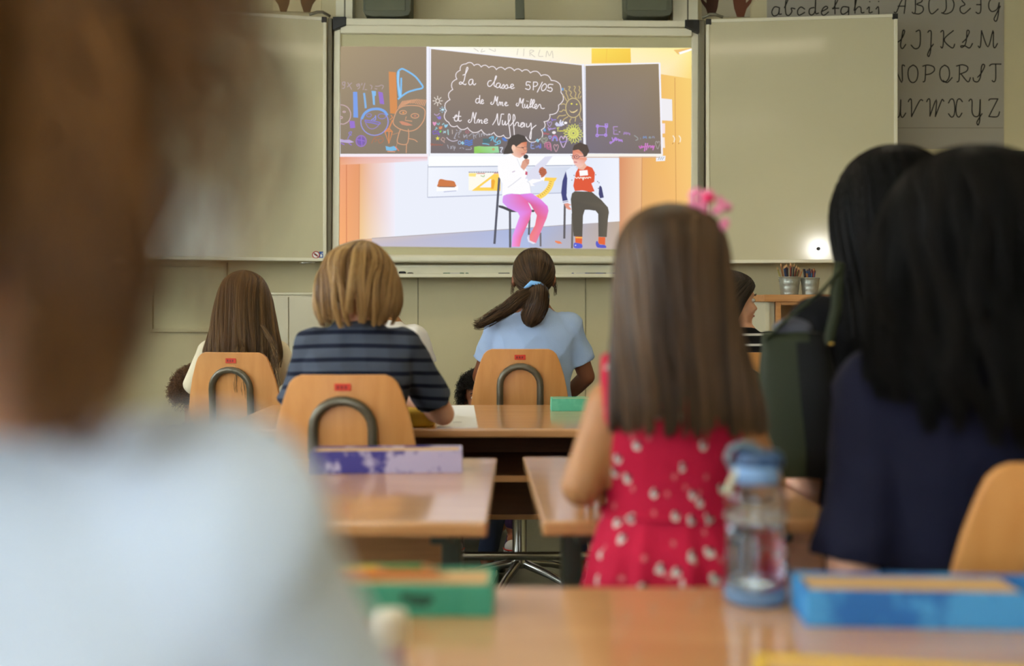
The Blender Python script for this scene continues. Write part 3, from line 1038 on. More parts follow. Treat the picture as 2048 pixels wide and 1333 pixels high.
D.stroke([(310, 750), (350, 680), (430, 630), (540, 620), (620, 650), (660, 700)], 5, (120, 166, 234), C2)
D.ellipse((408, 708), 34, 24, 1.4, (140, 130, 200), C2); D.ellipse((590, 722), 55, 36, 1.5, (140, 130, 200), C2); D.stroke([(440, 775), (490, 740), (500, 710), (500, 770), (470, 775)], 1.6, (140, 150, 230), C2)
D.stroke([(355, 775), (450, 790), (560, 810), (545, 835), (450, 815), (360, 800), (355, 775)], 2, (130, 120, 210), C2); D.stroke([(360, 815), (400, 880), (460, 900), (520, 870), (555, 825)], 1.6, (150, 130, 190), C2)
OR2 = (216, 158, 120)
D.stroke([(790, 660), (830, 610), (900, 580), (1000, 570), (1110, 580), (1180, 620), (1195, 680), (1170, 790), (1090, 890), (990, 930), (880, 915), (790, 870), (745, 800), (790, 660)], 1.8, OR2, C2)
for k in range(16):
    D.stroke([(820 + 24 * k, 600 - 10 * min(k, 6) + 6 * max(0, k - 9)), (880 + 22 * k, 510 - 3 * k + 5 * max(0, k - 9))], 1.7, OR2, C2)
D.ellipse((885, 668), 48, 26, 1.6, OR2, C2); D.ellipse((1052, 716), 54, 32, 1.6, OR2, C2); D.ellipse((890, 670), 16, 12, 1.6, (226, 150, 90), C2, fill=True); D.ellipse((1055, 716), 18, 14, 1.6, (190, 130, 110), C2, fill=True)
D.stroke([(930, 730), (915, 780), (1010, 792)], 1.6, OR2, C2, 0); D.poly([(830, 795), (870, 790), (950, 815), (1025, 850), (940, 855), (870, 840)], (206, 140, 112), C2)
D.stroke([(850, 900), (820, 990), (810, 1095), (935, 1115), (965, 1000), (960, 905)], 1.6, OR2, C2); D.stroke([(735, 980), (820, 955)], 1.5, (176, 134, 104), C2); D.stroke([(960, 1035), (1040, 1050), (1085, 1080)], 1.6, OR2, C2); D.stroke([(805, 1100), (790, 1150)], 1.5, (176, 134, 104), C2); D.stroke([(935, 1115), (930, 1235)], 1.5, OR2, C2)
for t in ([(720, 710), (740, 740), (700, 770), (740, 780), (690, 880)], [(680, 890), (630, 940), (690, 1105), (735, 940), (690, 890)], [(690, 890), (685, 1100)], [(635, 930), (735, 935)], [(735, 780), (690, 900), (640, 940)]):
    D.stroke(t, 2.0, (222, 140, 86), C2, 0)
D.poly([(640, 1140), (700, 1155), (760, 1140), (800, 1180), (790, 1200), (720, 1210), (650, 1200)], (120, 186, 226), C2); D.stroke([(780, 1150), (825, 1205)], 2, (220, 130, 110), C2); D.stroke([(670, 1215), (770, 1220)], 2, (216, 150, 120), C2)
D.stroke([(445, 1100), (480, 1030), (540, 1005), (600, 1020), (605, 1070), (560, 1100), (540, 1050), (590, 1040)], 1.6, (170, 114, 84), C2); D.stroke([(480, 1040), (520, 1050), (490, 1080)], 1.5, (170, 114, 84), C2)
D.ellipse((298, 1070), 70, 76, 2.0, PUR, C2); D.ellipse((298, 1070), 56, 60, 1, (122, 92, 176), C2, fill=True); D.stroke([(245, 1050), (350, 1070)], 1.6, PUR, C2); D.stroke([(300, 1000), (310, 1140)], 1.6, PUR, C2)
D.poly([(5, 1040), (60, 1055), (130, 1050), (200, 1085), (130, 1100), (10, 1085)], (186, 168, 214), C2); D.stroke([(110, 1040), (130, 1000), (165, 950), (150, 940), (125, 960), (160, 990)], 1.7, (140, 126, 200), C2); D.stroke([(20, 1100), (60, 1120)], 2, PUR, C2); D.stroke([(130, 1105), (160, 1125)], 2, PUR, C2)
# small drawings on the middle board
WH2 = (226, 216, 206)
D.ellipse((158, 228), 38, 42, 1.7, WH2, C3)
for a in np.linspace(0, 2 * PI, 9)[:-1]:
    D.stroke([(158 + 62 * math.cos(a), 228 + 62 * math.sin(a)), (158 + 98 * math.cos(a), 228 + 98 * math.sin(a))], 1.6, WH2, C3)
D.ellipse((262, 408), 30, 24, 1, (190, 226, 240), C3, fill=True)
for a in np.linspace(0, 2 * PI, 8)[:-1]:
    D.stroke([(262 + 44 * math.cos(a), 408 + 44 * math.sin(a)), (262 + 62 * math.cos(a), 408 + 62 * math.sin(a))], 1.4, (160, 206, 230), C3)
D.stroke([(90, 495), (120, 520), (160, 515), (195, 485)], 1.6, (186, 160, 196), C3)
D.poly([(130, 540), (175, 560), (200, 530), (230, 560), (220, 605), (180, 610), (155, 580)], (140, 122, 214), C3)
D.poly([(55, 655), (95, 670), (130, 655), (130, 700), (95, 745), (62, 705)], (226, 150, 190), C3); D.poly([(295, 710), (330, 720), (375, 705), (350, 760), (315, 780), (295, 750)], (150, 206, 232), C3)
D.stroke([(145, 690), (175, 715), (195, 680)], 2, (130, 190, 196), C3); D.stroke([(255, 715), (285, 690)], 2, (150, 200, 206), C3); D.stroke([(105, 820), (130, 795), (125, 770), (150, 795)], 1.8, (140, 190, 196), C3)
D.poly([(185, 760), (255, 745), (250, 790), (215, 815), (185, 800)], (222, 140, 100), C3); D.poly([(195, 850), (240, 830), (225, 870), (200, 880)], (130, 226, 90), C3)
D.stroke([(60, 850), (140, 850), (180, 870), (185, 930), (150, 890), (80, 910), (60, 870)], 2, (122, 96, 176), C3); D.stroke([(275, 885), (325, 850)], 1.7, (170, 206, 220), C3); D.stroke([(280, 850), (320, 880)], 1.7, (170, 206, 220), C3)
D.stroke([(368, 820), (376, 920)], 2, (160, 206, 206), C3); D.stroke([(458, 825), (462, 905)], 1.6, (190, 176, 170), C3)
st = []
for k in range(10):
    a = -PI / 2 + k * PI / 5; q = 46 if k % 2 == 0 else 20
    st.append((158 + q * math.cos(a), 998 + q * math.sin(a)))
D.poly(st, (236, 228, 80), C3)
D.stroke([(225, 1020), (260, 975), (310, 1010), (285, 1040), (305, 1090), (260, 1050), (225, 1020)], 1.5, (196, 160, 150), C3, 0); D.stroke([(345, 980), (390, 1025), (470, 1055), (565, 1035)], 1.7, (200, 190, 206), C3)
for t in ([(15, 1100), (30, 1150), (45, 1100), (60, 1140), (75, 1110), (95, 1145), (115, 1110), (140, 1145), (160, 1115), (185, 1140), (210, 1115), (235, 1140), (265, 1120)],):
    D.stroke(t, 1.5, (156, 100, 84), C3)
for t in ([(500, 1000), (540, 900), (545, 880), (510, 960), (495, 1000), (525, 1000)], [(570, 880), (610, 890), (580, 930)], [(580, 960), (605, 975)], [(690, 920), (700, 980), (750, 930), (760, 990)], [(700, 960), (760, 920)], [(795, 950), (870, 890)], [(885, 900), (900, 1010)], [(895, 960), (925, 925), (940, 985)], [(950, 930), (1000, 885), (1020, 970)],
          [(1050, 900), (1060, 960)], [(1055, 925), (1090, 890), (1110, 940), (1140, 900), (1170, 940), (1210, 900), (1270, 930)], [(540, 820), (560, 845)], [(600, 840), (640, 830), (630, 865), (600, 860)], [(360, 1130), (380, 1200)], [(420, 1160), (450, 1210)], [(455, 1155), (420, 1210)], [(475, 1150), (490, 1200), (525, 1190)], [(510, 1160), (495, 1245)], [(610, 1200), (640, 1190)], [(670, 1185), (690, 1210)], [(735, 1225), (845, 1220), (840, 1180)]):
    D.stroke(t, 1.4, (168, 166, 176), C3)
D.ellipse((765, 865), 36, 24, 1.6, (170, 110, 120), C3); D.ellipse((608, 1085), 28, 34, 1.5, (160, 176, 206), C3); D.stroke([(640, 1090), (695, 1095)], 2.4, (150, 206, 230), C3); D.stroke([(670, 1065), (672, 1120)], 2.4, (150, 206, 230), C3)
for k in range(3):
    D.stroke([(715, 1055 + 42 * k - k * 6), (760, 1035 + 42 * k), (800, 1060 + 40 * k), (870, 1030 + 42 * k)], 2.2, (78, 124, 206), C3)
D.poly([(905, 1170), (1000, 1155), (1130, 1165), (1400, 1160), (1420, 1290), (1250, 1300), (1050, 1295), (905, 1308)], [(150, 206, 90), (150, 210, 100), (146, 212, 140), (156, 216, 170), (150, 212, 160), (150, 206, 140), (140, 204, 100), (140, 200, 90)], C3)
D.poly([(1080, 1000), (1240, 1000), (1240, 1090), (1090, 1090)], (76, 106, 112), C3)
for t in ([(1220, 990), (1290, 960), (1250, 1040)], [(1300, 960), (1310, 1050), (1340, 1060)], [(1375, 975), (1340, 1040), (1350, 1080)], [(1370, 1080), (1430, 1040), (1440, 1090), (1400, 1110), (1380, 1080)], [(1080, 1105), (1150, 1110), (1210, 1125)], [(1335, 1130), (1390, 1115)]):
    D.stroke(t, 2.0, (112, 186, 216), C3)
D.poly([(1470, 985), (1530, 975), (1590, 1050), (1540, 1060), (1490, 1030)], (80, 122, 200), C3); D.stroke([(1440, 1190), (1490, 1190), (1450, 1270), (1470, 1280)], 2, (206, 212, 226), C3); D.ellipse((1300, 1220), 20, 14, 1.6, (206, 140, 90), C3)
# the smiling sun, spiky flower, hearts
SUN = (206, 186, 132)
D.ellipse((768, 500), 134, 172, 1.8, SUN, C4); D.ellipse((738, 427), 17, 15, 1, (236, 226, 90), C4, fill=True); D.ellipse((829, 436), 14, 12, 1, (236, 226, 90), C4, fill=True)
D.poly([(690, 535), (740, 570), (790, 560), (850, 520), (835, 555), (780, 590), (730, 585)], (230, 206, 150), C4)
for t in ([(610, 150), (620, 190), (650, 200), (640, 240), (665, 290), (680, 350)], [(680, 125), (715, 125), (690, 180), (735, 220), (715, 270), (750, 310)], [(780, 115), (805, 130), (785, 190), (815, 240), (800, 300), (825, 325)], [(870, 115), (885, 150), (870, 190), (895, 220), (865, 270), (855, 330)],
          [(905, 290), (885, 330)], [(585, 265), (655, 380)], [(555, 440), (590, 428), (625, 440)], [(525, 565), (560, 565), (590, 535), (630, 550)], [(485, 685), (520, 640), (570, 640), (635, 625)], [(585, 725), (610, 695), (675, 655)], [(730, 690), (705, 730), (710, 760)], [(810, 680), (800, 740)], [(880, 610), (890, 670), (920, 720)]):
    D.stroke(t, 1.8, (198, 176, 122), C4)
rs = random.Random(5)
YG = (212, 214, 108)
for k in range(18):
    a = k * 2 * PI / 18
    ca, sa = math.cos(a), math.sin(a)
    q = 150 + 40 * rs.random()
    D.stroke([(770 + 60 * math.cos(a - .17), 950 + 60 * math.sin(a - .17)), (770 + q * .75 * math.cos(a - .16), 950 + q * .75 * math.sin(a - .16)), (770 + q * ca, 950 + q * sa), (770 + q * .75 * math.cos(a + .16), 950 + q * .75 * math.sin(a + .16)), (770 + 60 * math.cos(a + .17), 950 + 60 * math.sin(a + .17))], 1.7, YG, C4, 0)
    D.stroke([(770 + 20 * ca, 950 + 20 * sa), (770 + 95 * ca, 950 + 95 * sa)], 1.4, YG, C4)
for k in range(46):
    D.ellipse((650 + rs.random() * 30 if k % 3 == 0 else 870 + 55 * rs.random(), 760 + 340 * rs.random()), 5, 5, 1, (176, 172, 196), C4, fill=True)


def heart(cx, cy, w_, h, col, crop, wd=1.6):
    D.stroke([(cx, cy - .25 * h), (cx - .25 * w_, cy - .5 * h), (cx - .5 * w_, cy - .25 * h), (cx - .3 * w_, cy + .15 * h), (cx, cy + .5 * h), (cx + .3 * w_, cy + .15 * h), (cx + .5 * w_, cy - .25 * h), (cx + .25 * w_, cy - .5 * h), (cx, cy - .25 * h)], wd, col, crop, 3)


heart(345, 790, 80, 90, (170, 150, 196), C4); heart(250, 1080, 120, 110, (150, 152, 140), C4, 2); heart(250, 1078, 70, 60, (150, 152, 140), C4); heart(355, 1025, 50, 55, (160, 160, 210), C4); heart(590, 1105, 130, 200, (206, 180, 214), C4, 1.9); heart(462, 1215, 84, 130, (190, 150, 160), C4)
D.stroke([(530, 1085), (570, 1110), (640, 1090)], 2, (150, 130, 210), C4)
for q, c in ((95, (196, 110, 150)), (75, (120, 140, 220)), (55, (150, 150, 206))):
    D.stroke([(440 + q * .55 * math.cos(a), 1085 + q * math.sin(a)) for a in np.linspace(-PI, 0, 8)], 2.0, c, C4)
for t, c in (([(380, 690), (395, 730)], (140, 110, 210)), ([(385, 715), (460, 710)], (150, 130, 206)), ([(330, 880), (345, 900), (365, 860)], (170, 140, 210)), ([(320, 850), (350, 880), (450, 860)], (176, 150, 214)), ([(245, 945), (255, 970), (280, 950), (310, 970), (335, 960)], (180, 96, 110)),
             ([(480, 860), (515, 850)], (200, 200, 110)), ([(495, 860), (495, 915)], (200, 200, 110)), ([(520, 912), (660, 908)], (212, 206, 84)), ([(70, 1120), (25, 1130), (20, 1215), (75, 1220)], (140, 150, 200)), ([(25, 1170), (60, 1165)], (140, 150, 200)), ([(110, 1180), (110, 1210)], (110, 120, 180)), ([(130, 1200), (155, 1170), (165, 1210)], (130, 140, 200)), ([(185, 1140), (190, 1210), (165, 1205), (185, 1180)], (110, 120, 206)),
             ([(262, 1130), (265, 1200)], (190, 120, 150)), ([(270, 1125), (355, 1120), (375, 1260)], (200, 130, 160)), ([(295, 1130), (300, 1220), (370, 1235)], (180, 100, 140)), ([(310, 1150), (345, 1145), (350, 1200), (315, 1200), (310, 1150)], (190, 110, 140))):
    D.stroke(t, 2.0, c, C4)
D.poly([(440, 790), (470, 750), (520, 790), (560, 740), (600, 800), (560, 830), (470, 830)], (206, 206, 236), C4); D.stroke([(545, 720), (530, 770), (560, 800)], 2.4, (230, 230, 245), C4); D.stroke([(585, 740), (575, 780), (600, 800)], 2.4, (230, 230, 245), C4)
D.ellipse((632, 768), 30, 22, 1, (250, 246, 246), C4, fill=True); D.ellipse((425, 940), 34, 26, 1, (240, 232, 236), C4, fill=True); D.poly([(260, 850), (288, 905), (265, 925), (232, 905)], (110, 156, 206), C4); D.ellipse((580, 170), 17, 26, 1, (110, 160, 214), C4, fill=True); D.stroke([(110, 1080), (155, 1085)], 2.6, (140, 200, 226), C4); D.stroke([(130, 1060), (140, 1105)], 2.6, (140, 200, 226), C4)
# right board drawings
VIO = (176, 140, 226)
D.stroke([(310, 290), (465, 300), (465, 450), (305, 450), (310, 290)], 2.4, VIO, C5, 0)
for p in ((310, 292), (463, 300), (455, 452), (303, 458)):
    D.ellipse(p, 20, 22, 2.2, VIO, C5)
D.stroke([(445, 255), (490, 250), (490, 310), (450, 310), (445, 255)], 2.0, VIO, C5, 0)
for t, c in (([(665, 302), (630, 303), (596, 305), (594, 320), (598, 380), (600, 420), (602, 436), (640, 436), (678, 438)], (170, 140, 190)), ([(598, 370), (650, 368)], (150, 126, 170)), ([(695, 395), (708, 395)], (190, 160, 206)), ([(775, 440), (790, 400), (800, 435), (820, 400), (830, 440), (850, 410), (885, 450), (880, 420)], (160, 130, 180)),
             ([(570, 500), (590, 545), (630, 490), (560, 590), (535, 600), (535, 575), (590, 570), (650, 500), (640, 550), (680, 520), (690, 560), (710, 530), (720, 560), (740, 535), (750, 570)], (180, 136, 224)),
             ([(965, 460), (1020, 500), (1025, 530), (990, 545)], (150, 152, 150)), ([(1072, 500), (1075, 525)], (130, 130, 130)), ([(1125, 510), (1130, 475), (1150, 500), (1170, 475), (1180, 510)], (120, 140, 180)), ([(1225, 500), (1240, 480), (1255, 505), (1225, 500)], (140, 150, 150)), ([(1285, 500), (1290, 480), (1315, 485), (1320, 505)], (140, 140, 160)),
             ([(1050, 650), (1075, 690), (1090, 640), (1100, 680), (1120, 650)], (206, 110, 196)), ([(1165, 600), (1145, 735)], (214, 130, 210)), ([(1200, 600), (1180, 715)], (214, 130, 210)), ([(1125, 665), (1210, 645)], (206, 120, 200)), ([(1215, 680), (1230, 645), (1260, 650), (1255, 680), (1290, 640), (1290, 680), (1320, 640), (1295, 715)], (206, 120, 200))):
    D.stroke(t, 2.0, c, C5)
heart(1380, 630, 80, 140, (160, 150, 146), C5)

# the seated girl in the picture
DK, SKIN = (70, 66, 70), (226, 160, 130)
D.stroke([(103, 540), (80, 850), (50, 1260)], 4.6, (78, 80, 96), C6); D.stroke([(222, 905), (224, 1300)], 4.4, (84, 84, 94), C6); D.stroke([(440, 960), (432, 1160)], 3.8, (90, 88, 96), C6); D.stroke([(560, 1150), (562, 1290)], 3.6, (110, 104, 110), C6)
D.poly([(95, 838), (140, 845), (230, 880), (500, 890), (490, 915), (230, 915), (150, 880), (95, 862)], (64, 62, 70), C6)
D.poly([(330, 720), (460, 705), (560, 770), (640, 850), (650, 900), (630, 980), (510, 1260), (440, 1230), (440, 1170), (500, 1060), (520, 950), (450, 830)], [(222, 120, 220), (226, 140, 236), (224, 140, 240), (226, 120, 214), (226, 116, 200), (232, 110, 160), (236, 120, 150), (240, 130, 130), (238, 120, 120), (236, 110, 130), (226, 96, 130), (216, 90, 140)], C6)
D.poly([(140, 770), (150, 730), (240, 710), (330, 720), (420, 800), (465, 900), (440, 1000), (350, 1200), (330, 1300), (240, 1300), (250, 1180), (330, 960), (310, 920), (200, 870), (140, 810)],
       [(214, 150, 240), (220, 150, 240), (220, 140, 236), (230, 110, 190), (232, 100, 160), (230, 110, 190), (232, 100, 150), (240, 106, 140), (240, 120, 150), (240, 150, 230), (232, 150, 240), (226, 140, 236), (220, 144, 240), (214, 146, 240), (212, 150, 240)], C6)
D.poly([(425, 1170), (440, 1230), (510, 1260), (480, 1270), (425, 1245), (412, 1200)], (226, 224, 240), C6)
D.poly([(225, 265), (95, 340), (85, 420), (100, 520), (140, 600), (135, 740), (210, 706), (330, 716), (452, 703), (450, 625), (500, 625), (600, 570), (615, 510), (560, 500), (420, 575), (405, 440), (345, 410), (300, 310)], (252, 250, 252), C6)
D.stroke([(345, 530), (250, 605), (200, 640)], 1.4, (214, 214, 226), C6); D.stroke([(300, 320), (340, 410), (380, 455)], 1.2, (222, 222, 232), C6); D.stroke([(410, 575), (440, 600), (455, 690)], 1.3, (214, 216, 228), C6); D.poly([(470, 600), (590, 560), (600, 580), (500, 625)], (222, 226, 244), C6)
D.poly([(695, 293), (610, 300), (430, 470), (390, 545), (560, 552), (560, 500), (600, 420)], (220, 220, 238), C6)
D.poly([(395, 460), (418, 470), (415, 505), (390, 500)], (200, 80, 110), C6); D.stroke([(250, 470), (275, 460)], 2, (206, 190, 210), C6)
D.poly([(540, 470), (550, 430), (580, 412), (622, 440), (632, 480), (600, 520), (570, 535), (560, 500)], (190, 104, 70), C6)
for k in range(3):
    D.stroke([(550, 452 + 22 * k), (610, 446 + 22 * k)], 1.2, (150, 76, 50), C6)
D.poly([(250, 190), (300, 180), (350, 140), (410, 135), (405, 195), (412, 240), (400, 262), (380, 282), (330, 315), (280, 300), (240, 270)], [(240, 190, 160), (236, 176, 146), (214, 130, 90), (206, 110, 70), (216, 140, 110), (220, 150, 120), (214, 140, 116), (220, 150, 130), (238, 190, 170), (242, 196, 176), (240, 200, 180)], C6)
D.poly([(148, 272), (160, 220), (190, 170), (200, 120), (240, 70), (310, 48), (380, 68), (415, 130), (350, 145), (290, 190), (250, 165), (236, 200), (262, 260), (200, 270)], (66, 58, 54), C6)
D.ellipse((262, 200), 22, 32, 1, (244, 200, 176), C6, fill=True); D.ellipse((392, 208), 22, 20, 1.0, (150, 110, 96), C6); D.stroke([(370, 205), (290, 192)], 0.9, (150, 110, 96), C6); D.stroke([(352, 196), (372, 200)], 1.4, (90, 50, 40), C6); D.stroke([(350, 270), (378, 268)], 1.3, (180, 84, 80), C6)
D.poly([(340, 418), (360, 350), (400, 318), (436, 330), (435, 375), (400, 420), (378, 450)], (220, 160, 136), C6)
for k in range(3):
    D.stroke([(385 + 12 * k, 335 + 20 * k), (432 - 4 * k, 345 + 18 * k)], 1.1, (176, 110, 90), C6)
D.ellipse((398, 300), 27, 25, 1, (50, 50, 54), C6, fill=True)
# the seated boy in the picture
D.stroke([(118, 780), (112, 1190)], 4.2, (88, 84, 88), C7); D.stroke([(212, 900), (205, 1310)], 4.0, (104, 98, 92), C7); D.stroke([(360, 832), (480, 850)], 3, (70, 66, 62), C7)
D.poly([(130, 380), (220, 310), (270, 350), (250, 440), (230, 560), (225, 640), (180, 740), (150, 740), (135, 500)], (226, 234, 250), C7)
D.poly([(130, 380), (148, 470), (138, 680), (155, 735), (92, 750), (74, 640), (90, 500)], (54, 60, 122), C7); D.poly([(90, 745), (155, 732), (162, 765), (102, 778)], (226, 226, 240), C7); D.stroke([(95, 758), (158, 746)], 1, (70, 74, 130), C7)
D.poly([(110, 778), (150, 768), (200, 790), (165, 800), (200, 845), (170, 850), (135, 830)], (226, 150, 130), C7)
D.poly([(470, 395), (500, 420), (560, 545), (590, 640), (585, 720), (540, 715), (470, 640), (440, 540)], (230, 236, 250), C7); D.poly([(532, 575), (545, 555), (565, 575), (590, 700), (545, 712), (528, 660)], (56, 58, 110), C7); D.stroke([(542, 718), (585, 740)], 2.4, (236, 236, 246), C7)
for p in ((492, 425), (515, 508), (532, 522), (524, 590), (230, 432), (204, 490)):
    D.ellipse(p, 6, 6, 1, (60, 62, 84), C7, fill=True)
D.poly([(205, 650), (240, 625), (440, 630), (560, 730), (640, 820), (652, 880), (640, 960), (625, 1180), (525, 1175), (522, 900), (480, 848), (360, 850), (338, 920), (330, 1175), (225, 1170), (205, 900), (190, 720)], [(84, 78, 66)] * 4 + [(92, 84, 70)] * 4 + [(80, 74, 64)] * 9, C7)
D.poly([(250, 400), (280, 350), (370, 310), (450, 340), (482, 400), (475, 510), (440, 530), (478, 625), (430, 635), (330, 615), (240, 622), (220, 560)], (222, 82, 44), C7)
D.poly([(275, 345), (300, 362), (345, 365), (385, 320), (350, 270), (290, 290)], (236, 180, 156), C7)
D.poly([(215, 130), (290, 120), (335, 170), (350, 210), (372, 205), (388, 235), (362, 272), (350, 300), (330, 330), (290, 345), (262, 325), (228, 290), (222, 260), (208, 225)], [(220, 130, 100), (230, 150, 120), (220, 140, 110), (240, 180, 160), (244, 180, 160), (230, 140, 110), (236, 170, 150), (240, 190, 170), (244, 196, 176), (244, 196, 180), (240, 190, 180), (240, 190, 184), (240, 196, 186), (226, 150, 130)], C7)
D.poly([(212, 122), (228, 70), (300, 33), (390, 66), (414, 140), (380, 200), (350, 212), (330, 150), (280, 118), (222, 132)], (74, 60, 52), C7)
D.ellipse((262, 208), 28, 22, 1.0, (110, 70, 90), C7); D.ellipse((218, 212), 14, 20, 0.9, (110, 70, 90), C7); D.stroke([(290, 205), (350, 200)], 1.1, (110, 70, 90), C7); D.stroke([(232, 270), (262, 274)], 1.6, (190, 70, 84), C7); D.stroke([(255, 206), (270, 207)], 1.5, (80, 50, 60), C7); D.stroke([(188, 192), (215, 196)], 1, (80, 60, 70), C7)
D.poly([(292, 375), (392, 368), (400, 430), (300, 440)], (250, 248, 250), C7)
D.stroke([(245, 455), (262, 470), (280, 455), (296, 470), (310, 455), (326, 468), (338, 455), (338, 490), (352, 456), (368, 470), (384, 456), (398, 468), (412, 454), (432, 462)], 1.6, (250, 236, 226), C7)
D.poly([(243, 1172), (330, 1175), (326, 1265), (246, 1262)], (226, 96, 40), C7); D.stroke([(250, 1185), (325, 1188)], 2.0, (250, 196, 84), C7); D.poly([(525, 1178), (608, 1182), (606, 1275), (522, 1262)], (226, 96, 40), C7)
D.poly([(228, 1255), (260, 1250), (325, 1268), (322, 1312), (232, 1310)], (84, 92, 206), C7, 3); D.poly([(495, 1240), (512, 1228), (540, 1270), (600, 1275), (618, 1310), (520, 1308), (494, 1275)], (80, 84, 196), C7, 3); D.ellipse((248, 1280), 9, 8, 1, (200, 206, 240), C7, fill=True)
D.poly([(0, 1222), (60, 1232), (88, 1258), (40, 1262), (0, 1240)], (236, 130, 80), C7)
D.stroke([(680, 493), (1240, 499), (1382, 501)], 1.5, (180, 172, 150), smooth=0)
pic = D.build('projected_picture', M['projected'], board, 0.035)


def wing(hx, ztop, zbot, ang, wdt, side):
    """One hinged wing; side +1 opens to the right of the hinge."""
    e = bpy.data.objects.new('wing', None)
    link(e, board)
    e.location = (PX(hx, 0, 5.36)[0], 5.36, 0)
    e.rotation_euler = (0, 0, -side * ang)
    s = side
    MB().span((s * .004, -.008, zbot + .004), (s * (wdt - .004), .016, ztop - .004)).build('wing_panel', M['white_board'], e)
    f = .018
    for a, b in (((0, zbot), (wdt, zbot + f)), ((0, ztop - f), (wdt, ztop)), ((0, zbot), (f, ztop)), ((wdt - f, zbot), (wdt, ztop))):
        MB().span((s * a[0], -.013, a[1]), (s * b[0], .02, b[1])).build('wing_frame', M['alu'], e, bevel=.003)
    for x0 in (0, wdt - .026):
        MB().span((s * (x0 - .001), -.015, ztop - .028), (s * (x0 + .027), .022, ztop + .002)).build('corner_cap', M['black'], e, bevel=.003)
    MB().tube([(s * .09, 0, ztop + .012), (s * .05, 0, ztop + .028), (s * .02, 0, ztop + .03), (-s * .02, .01, ztop + .012)], .008).build('hinge_arm', M['alu_dark'], e, smooth=True)
    return e


wl = wing(653, 2.594, 1.288, R(13), 1.0, -1)
wr = wing(1412, 2.583, 1.277, R(6), .99, 1)
MB().tube([(-.14, -.02, 1.279), (-.06, -.02, 1.279)], .004).build('handle', M['steel'], wl, smooth=True)


def on_wing(e, x, z, off=-.0085):
    return e.matrix_basis @ Vector((x, off, z))


rm = thing('round_magnet', 'small dark round magnet stuck to the whiteboard wing in a bright reflection', 'magnet', on_wing(wr, .585, 1.352), -R(6))
MB().tube([(0, -.008, 0), (0, 0, 0)], .0095, 16).build('magnet_disc', mat('dark_magnet', (52, 52, 52), rough=.5), rm, smooth=False)
sg = thing('round_sticker', 'small round prohibition sign with a red ring at the corner of the whiteboard wing', 'sticker', on_wing(wl, -.056, 1.322, -.009), R(13))
MB().tube([(0, -.0012, 0), (0, 0, 0)], .021, 24).build('sticker_disc', M['paper'], sg)
ring = [(.018 * math.cos(a), -.0016, .018 * math.sin(a)) for a in np.linspace(0, 2 * PI, 25)]
MB().tube(ring, .0026, 6).tube([(-.013, -.0016, .013), (.013, -.0016, -.013)], .002, 6).build('red_ring', mat('sign_red', (176, 52, 36)), sg)
MB().box((0, -.0018, 0), (.02, .001, .008), ry=.6).build('pictogram', M['ink'], sg)
sb = thing('square_sticker', 'small square blue sticker beside the red ring sign', 'sticker', on_wing(wl, -.026, 1.322, -.009), R(13))
MB().box((0, -.0006, 0), (.027, .0012, .036)).build('sticker_sheet', mat('sign_blue', (36, 84, 160)), sb)
MB().box((-.002, -.0016, -.004), (.010, .001, .014)).box((.004, -.0016, .009), (.01, .001, .003)).build('pictogram', M['paper'], sb)

# lift rails behind the board
for k, (x0, x1, x2, lb) in enumerate(((672, 706, 690, 'pale metal lift rail behind the whiteboard beside the wing with stickers'), (1345, 1396, 1375, 'pale metal lift rail behind the whiteboard beside the alphabet posters'))):
    t = thing('guide_rail', lb, 'rail', (0, 0, 0))
    a, b, c = (PX(x, 0, 5.46)[0] for x in (x0, x1, x2))
    MB().span((a, DB + .052, 0), (b, WALL - .002, 2.93)).build('rail_post', M['alu'], t, bevel=.004)
    MB().span((c - .004, DB + .0505, 0), (c + .004, DB + .0525, 2.93)).build('rail_slot', M['alu_dark'], t)
for lb, x0, x1 in (('olive-grey loudspeaker over the whiteboard beside the rail near the window-side wing', 726, 822), ('olive-grey loudspeaker over the whiteboard near the alphabet posters', 1250, 1345)):
    a, b = PX(x0, 0, 5.36)[0], PX(x1, 0, 5.36)[0]
    t = thing('loudspeaker', lb, 'loudspeaker', ((a + b) / 2, 5.36, 2.602), group='loudspeakers over the whiteboard')
    hw = (b - a) / 2
    prof = [(-hw, .03), (-hw + .012, .008), (-hw * .6, 0), (hw * .6, 0), (hw - .012, .008), (hw, .03), (hw, .28), (-hw, .28)]
    m = MB()
    m.add([(x, -.0, z) for x, z in prof] + [(x, .18 if z > .05 else .14, z) for x, z in prof], [tuple(range(8)), tuple(range(15, 7, -1))] + [(i, (i + 1) % 8, 8 + (i + 1) % 8, 8 + i) for i in range(8)])
    m.build('speaker_cabinet', M['speaker'], t, bevel=.006)
    MB().span((-hw + .012, -.006, .03), (hw - .03, .0, .27)).build('speaker_grille', mat('speaker_grille', (104, 106, 84), rough=.7, bump=.6, bscale=500), t, bevel=.003)
    MB().span((-.03, .17, .1), (.03, .189, .2)).build('wall_bracket', M['black'], t)
t = thing('projector_arm', 'slim dark steel arm rising from the middle of the whiteboard top', 'bracket', (PX(1039, 0, 5.4)[0], 5.42, 2.602))
m = MB().hexa([(-.022, -.02, 0), (.028, -.02, 0), (.018, -.02, .33), (-.026, -.02, .33)], [(-.022, .02, 0), (.028, .02, 0), (.018, .02, .33), (-.026, .02, .33)])
m.build('arm_post', M['speaker'], t, bevel=.004)
MB().span((-.05, -.02, .33), (.05, .128, .346)).build('arm_plate', M['speaker'], t)

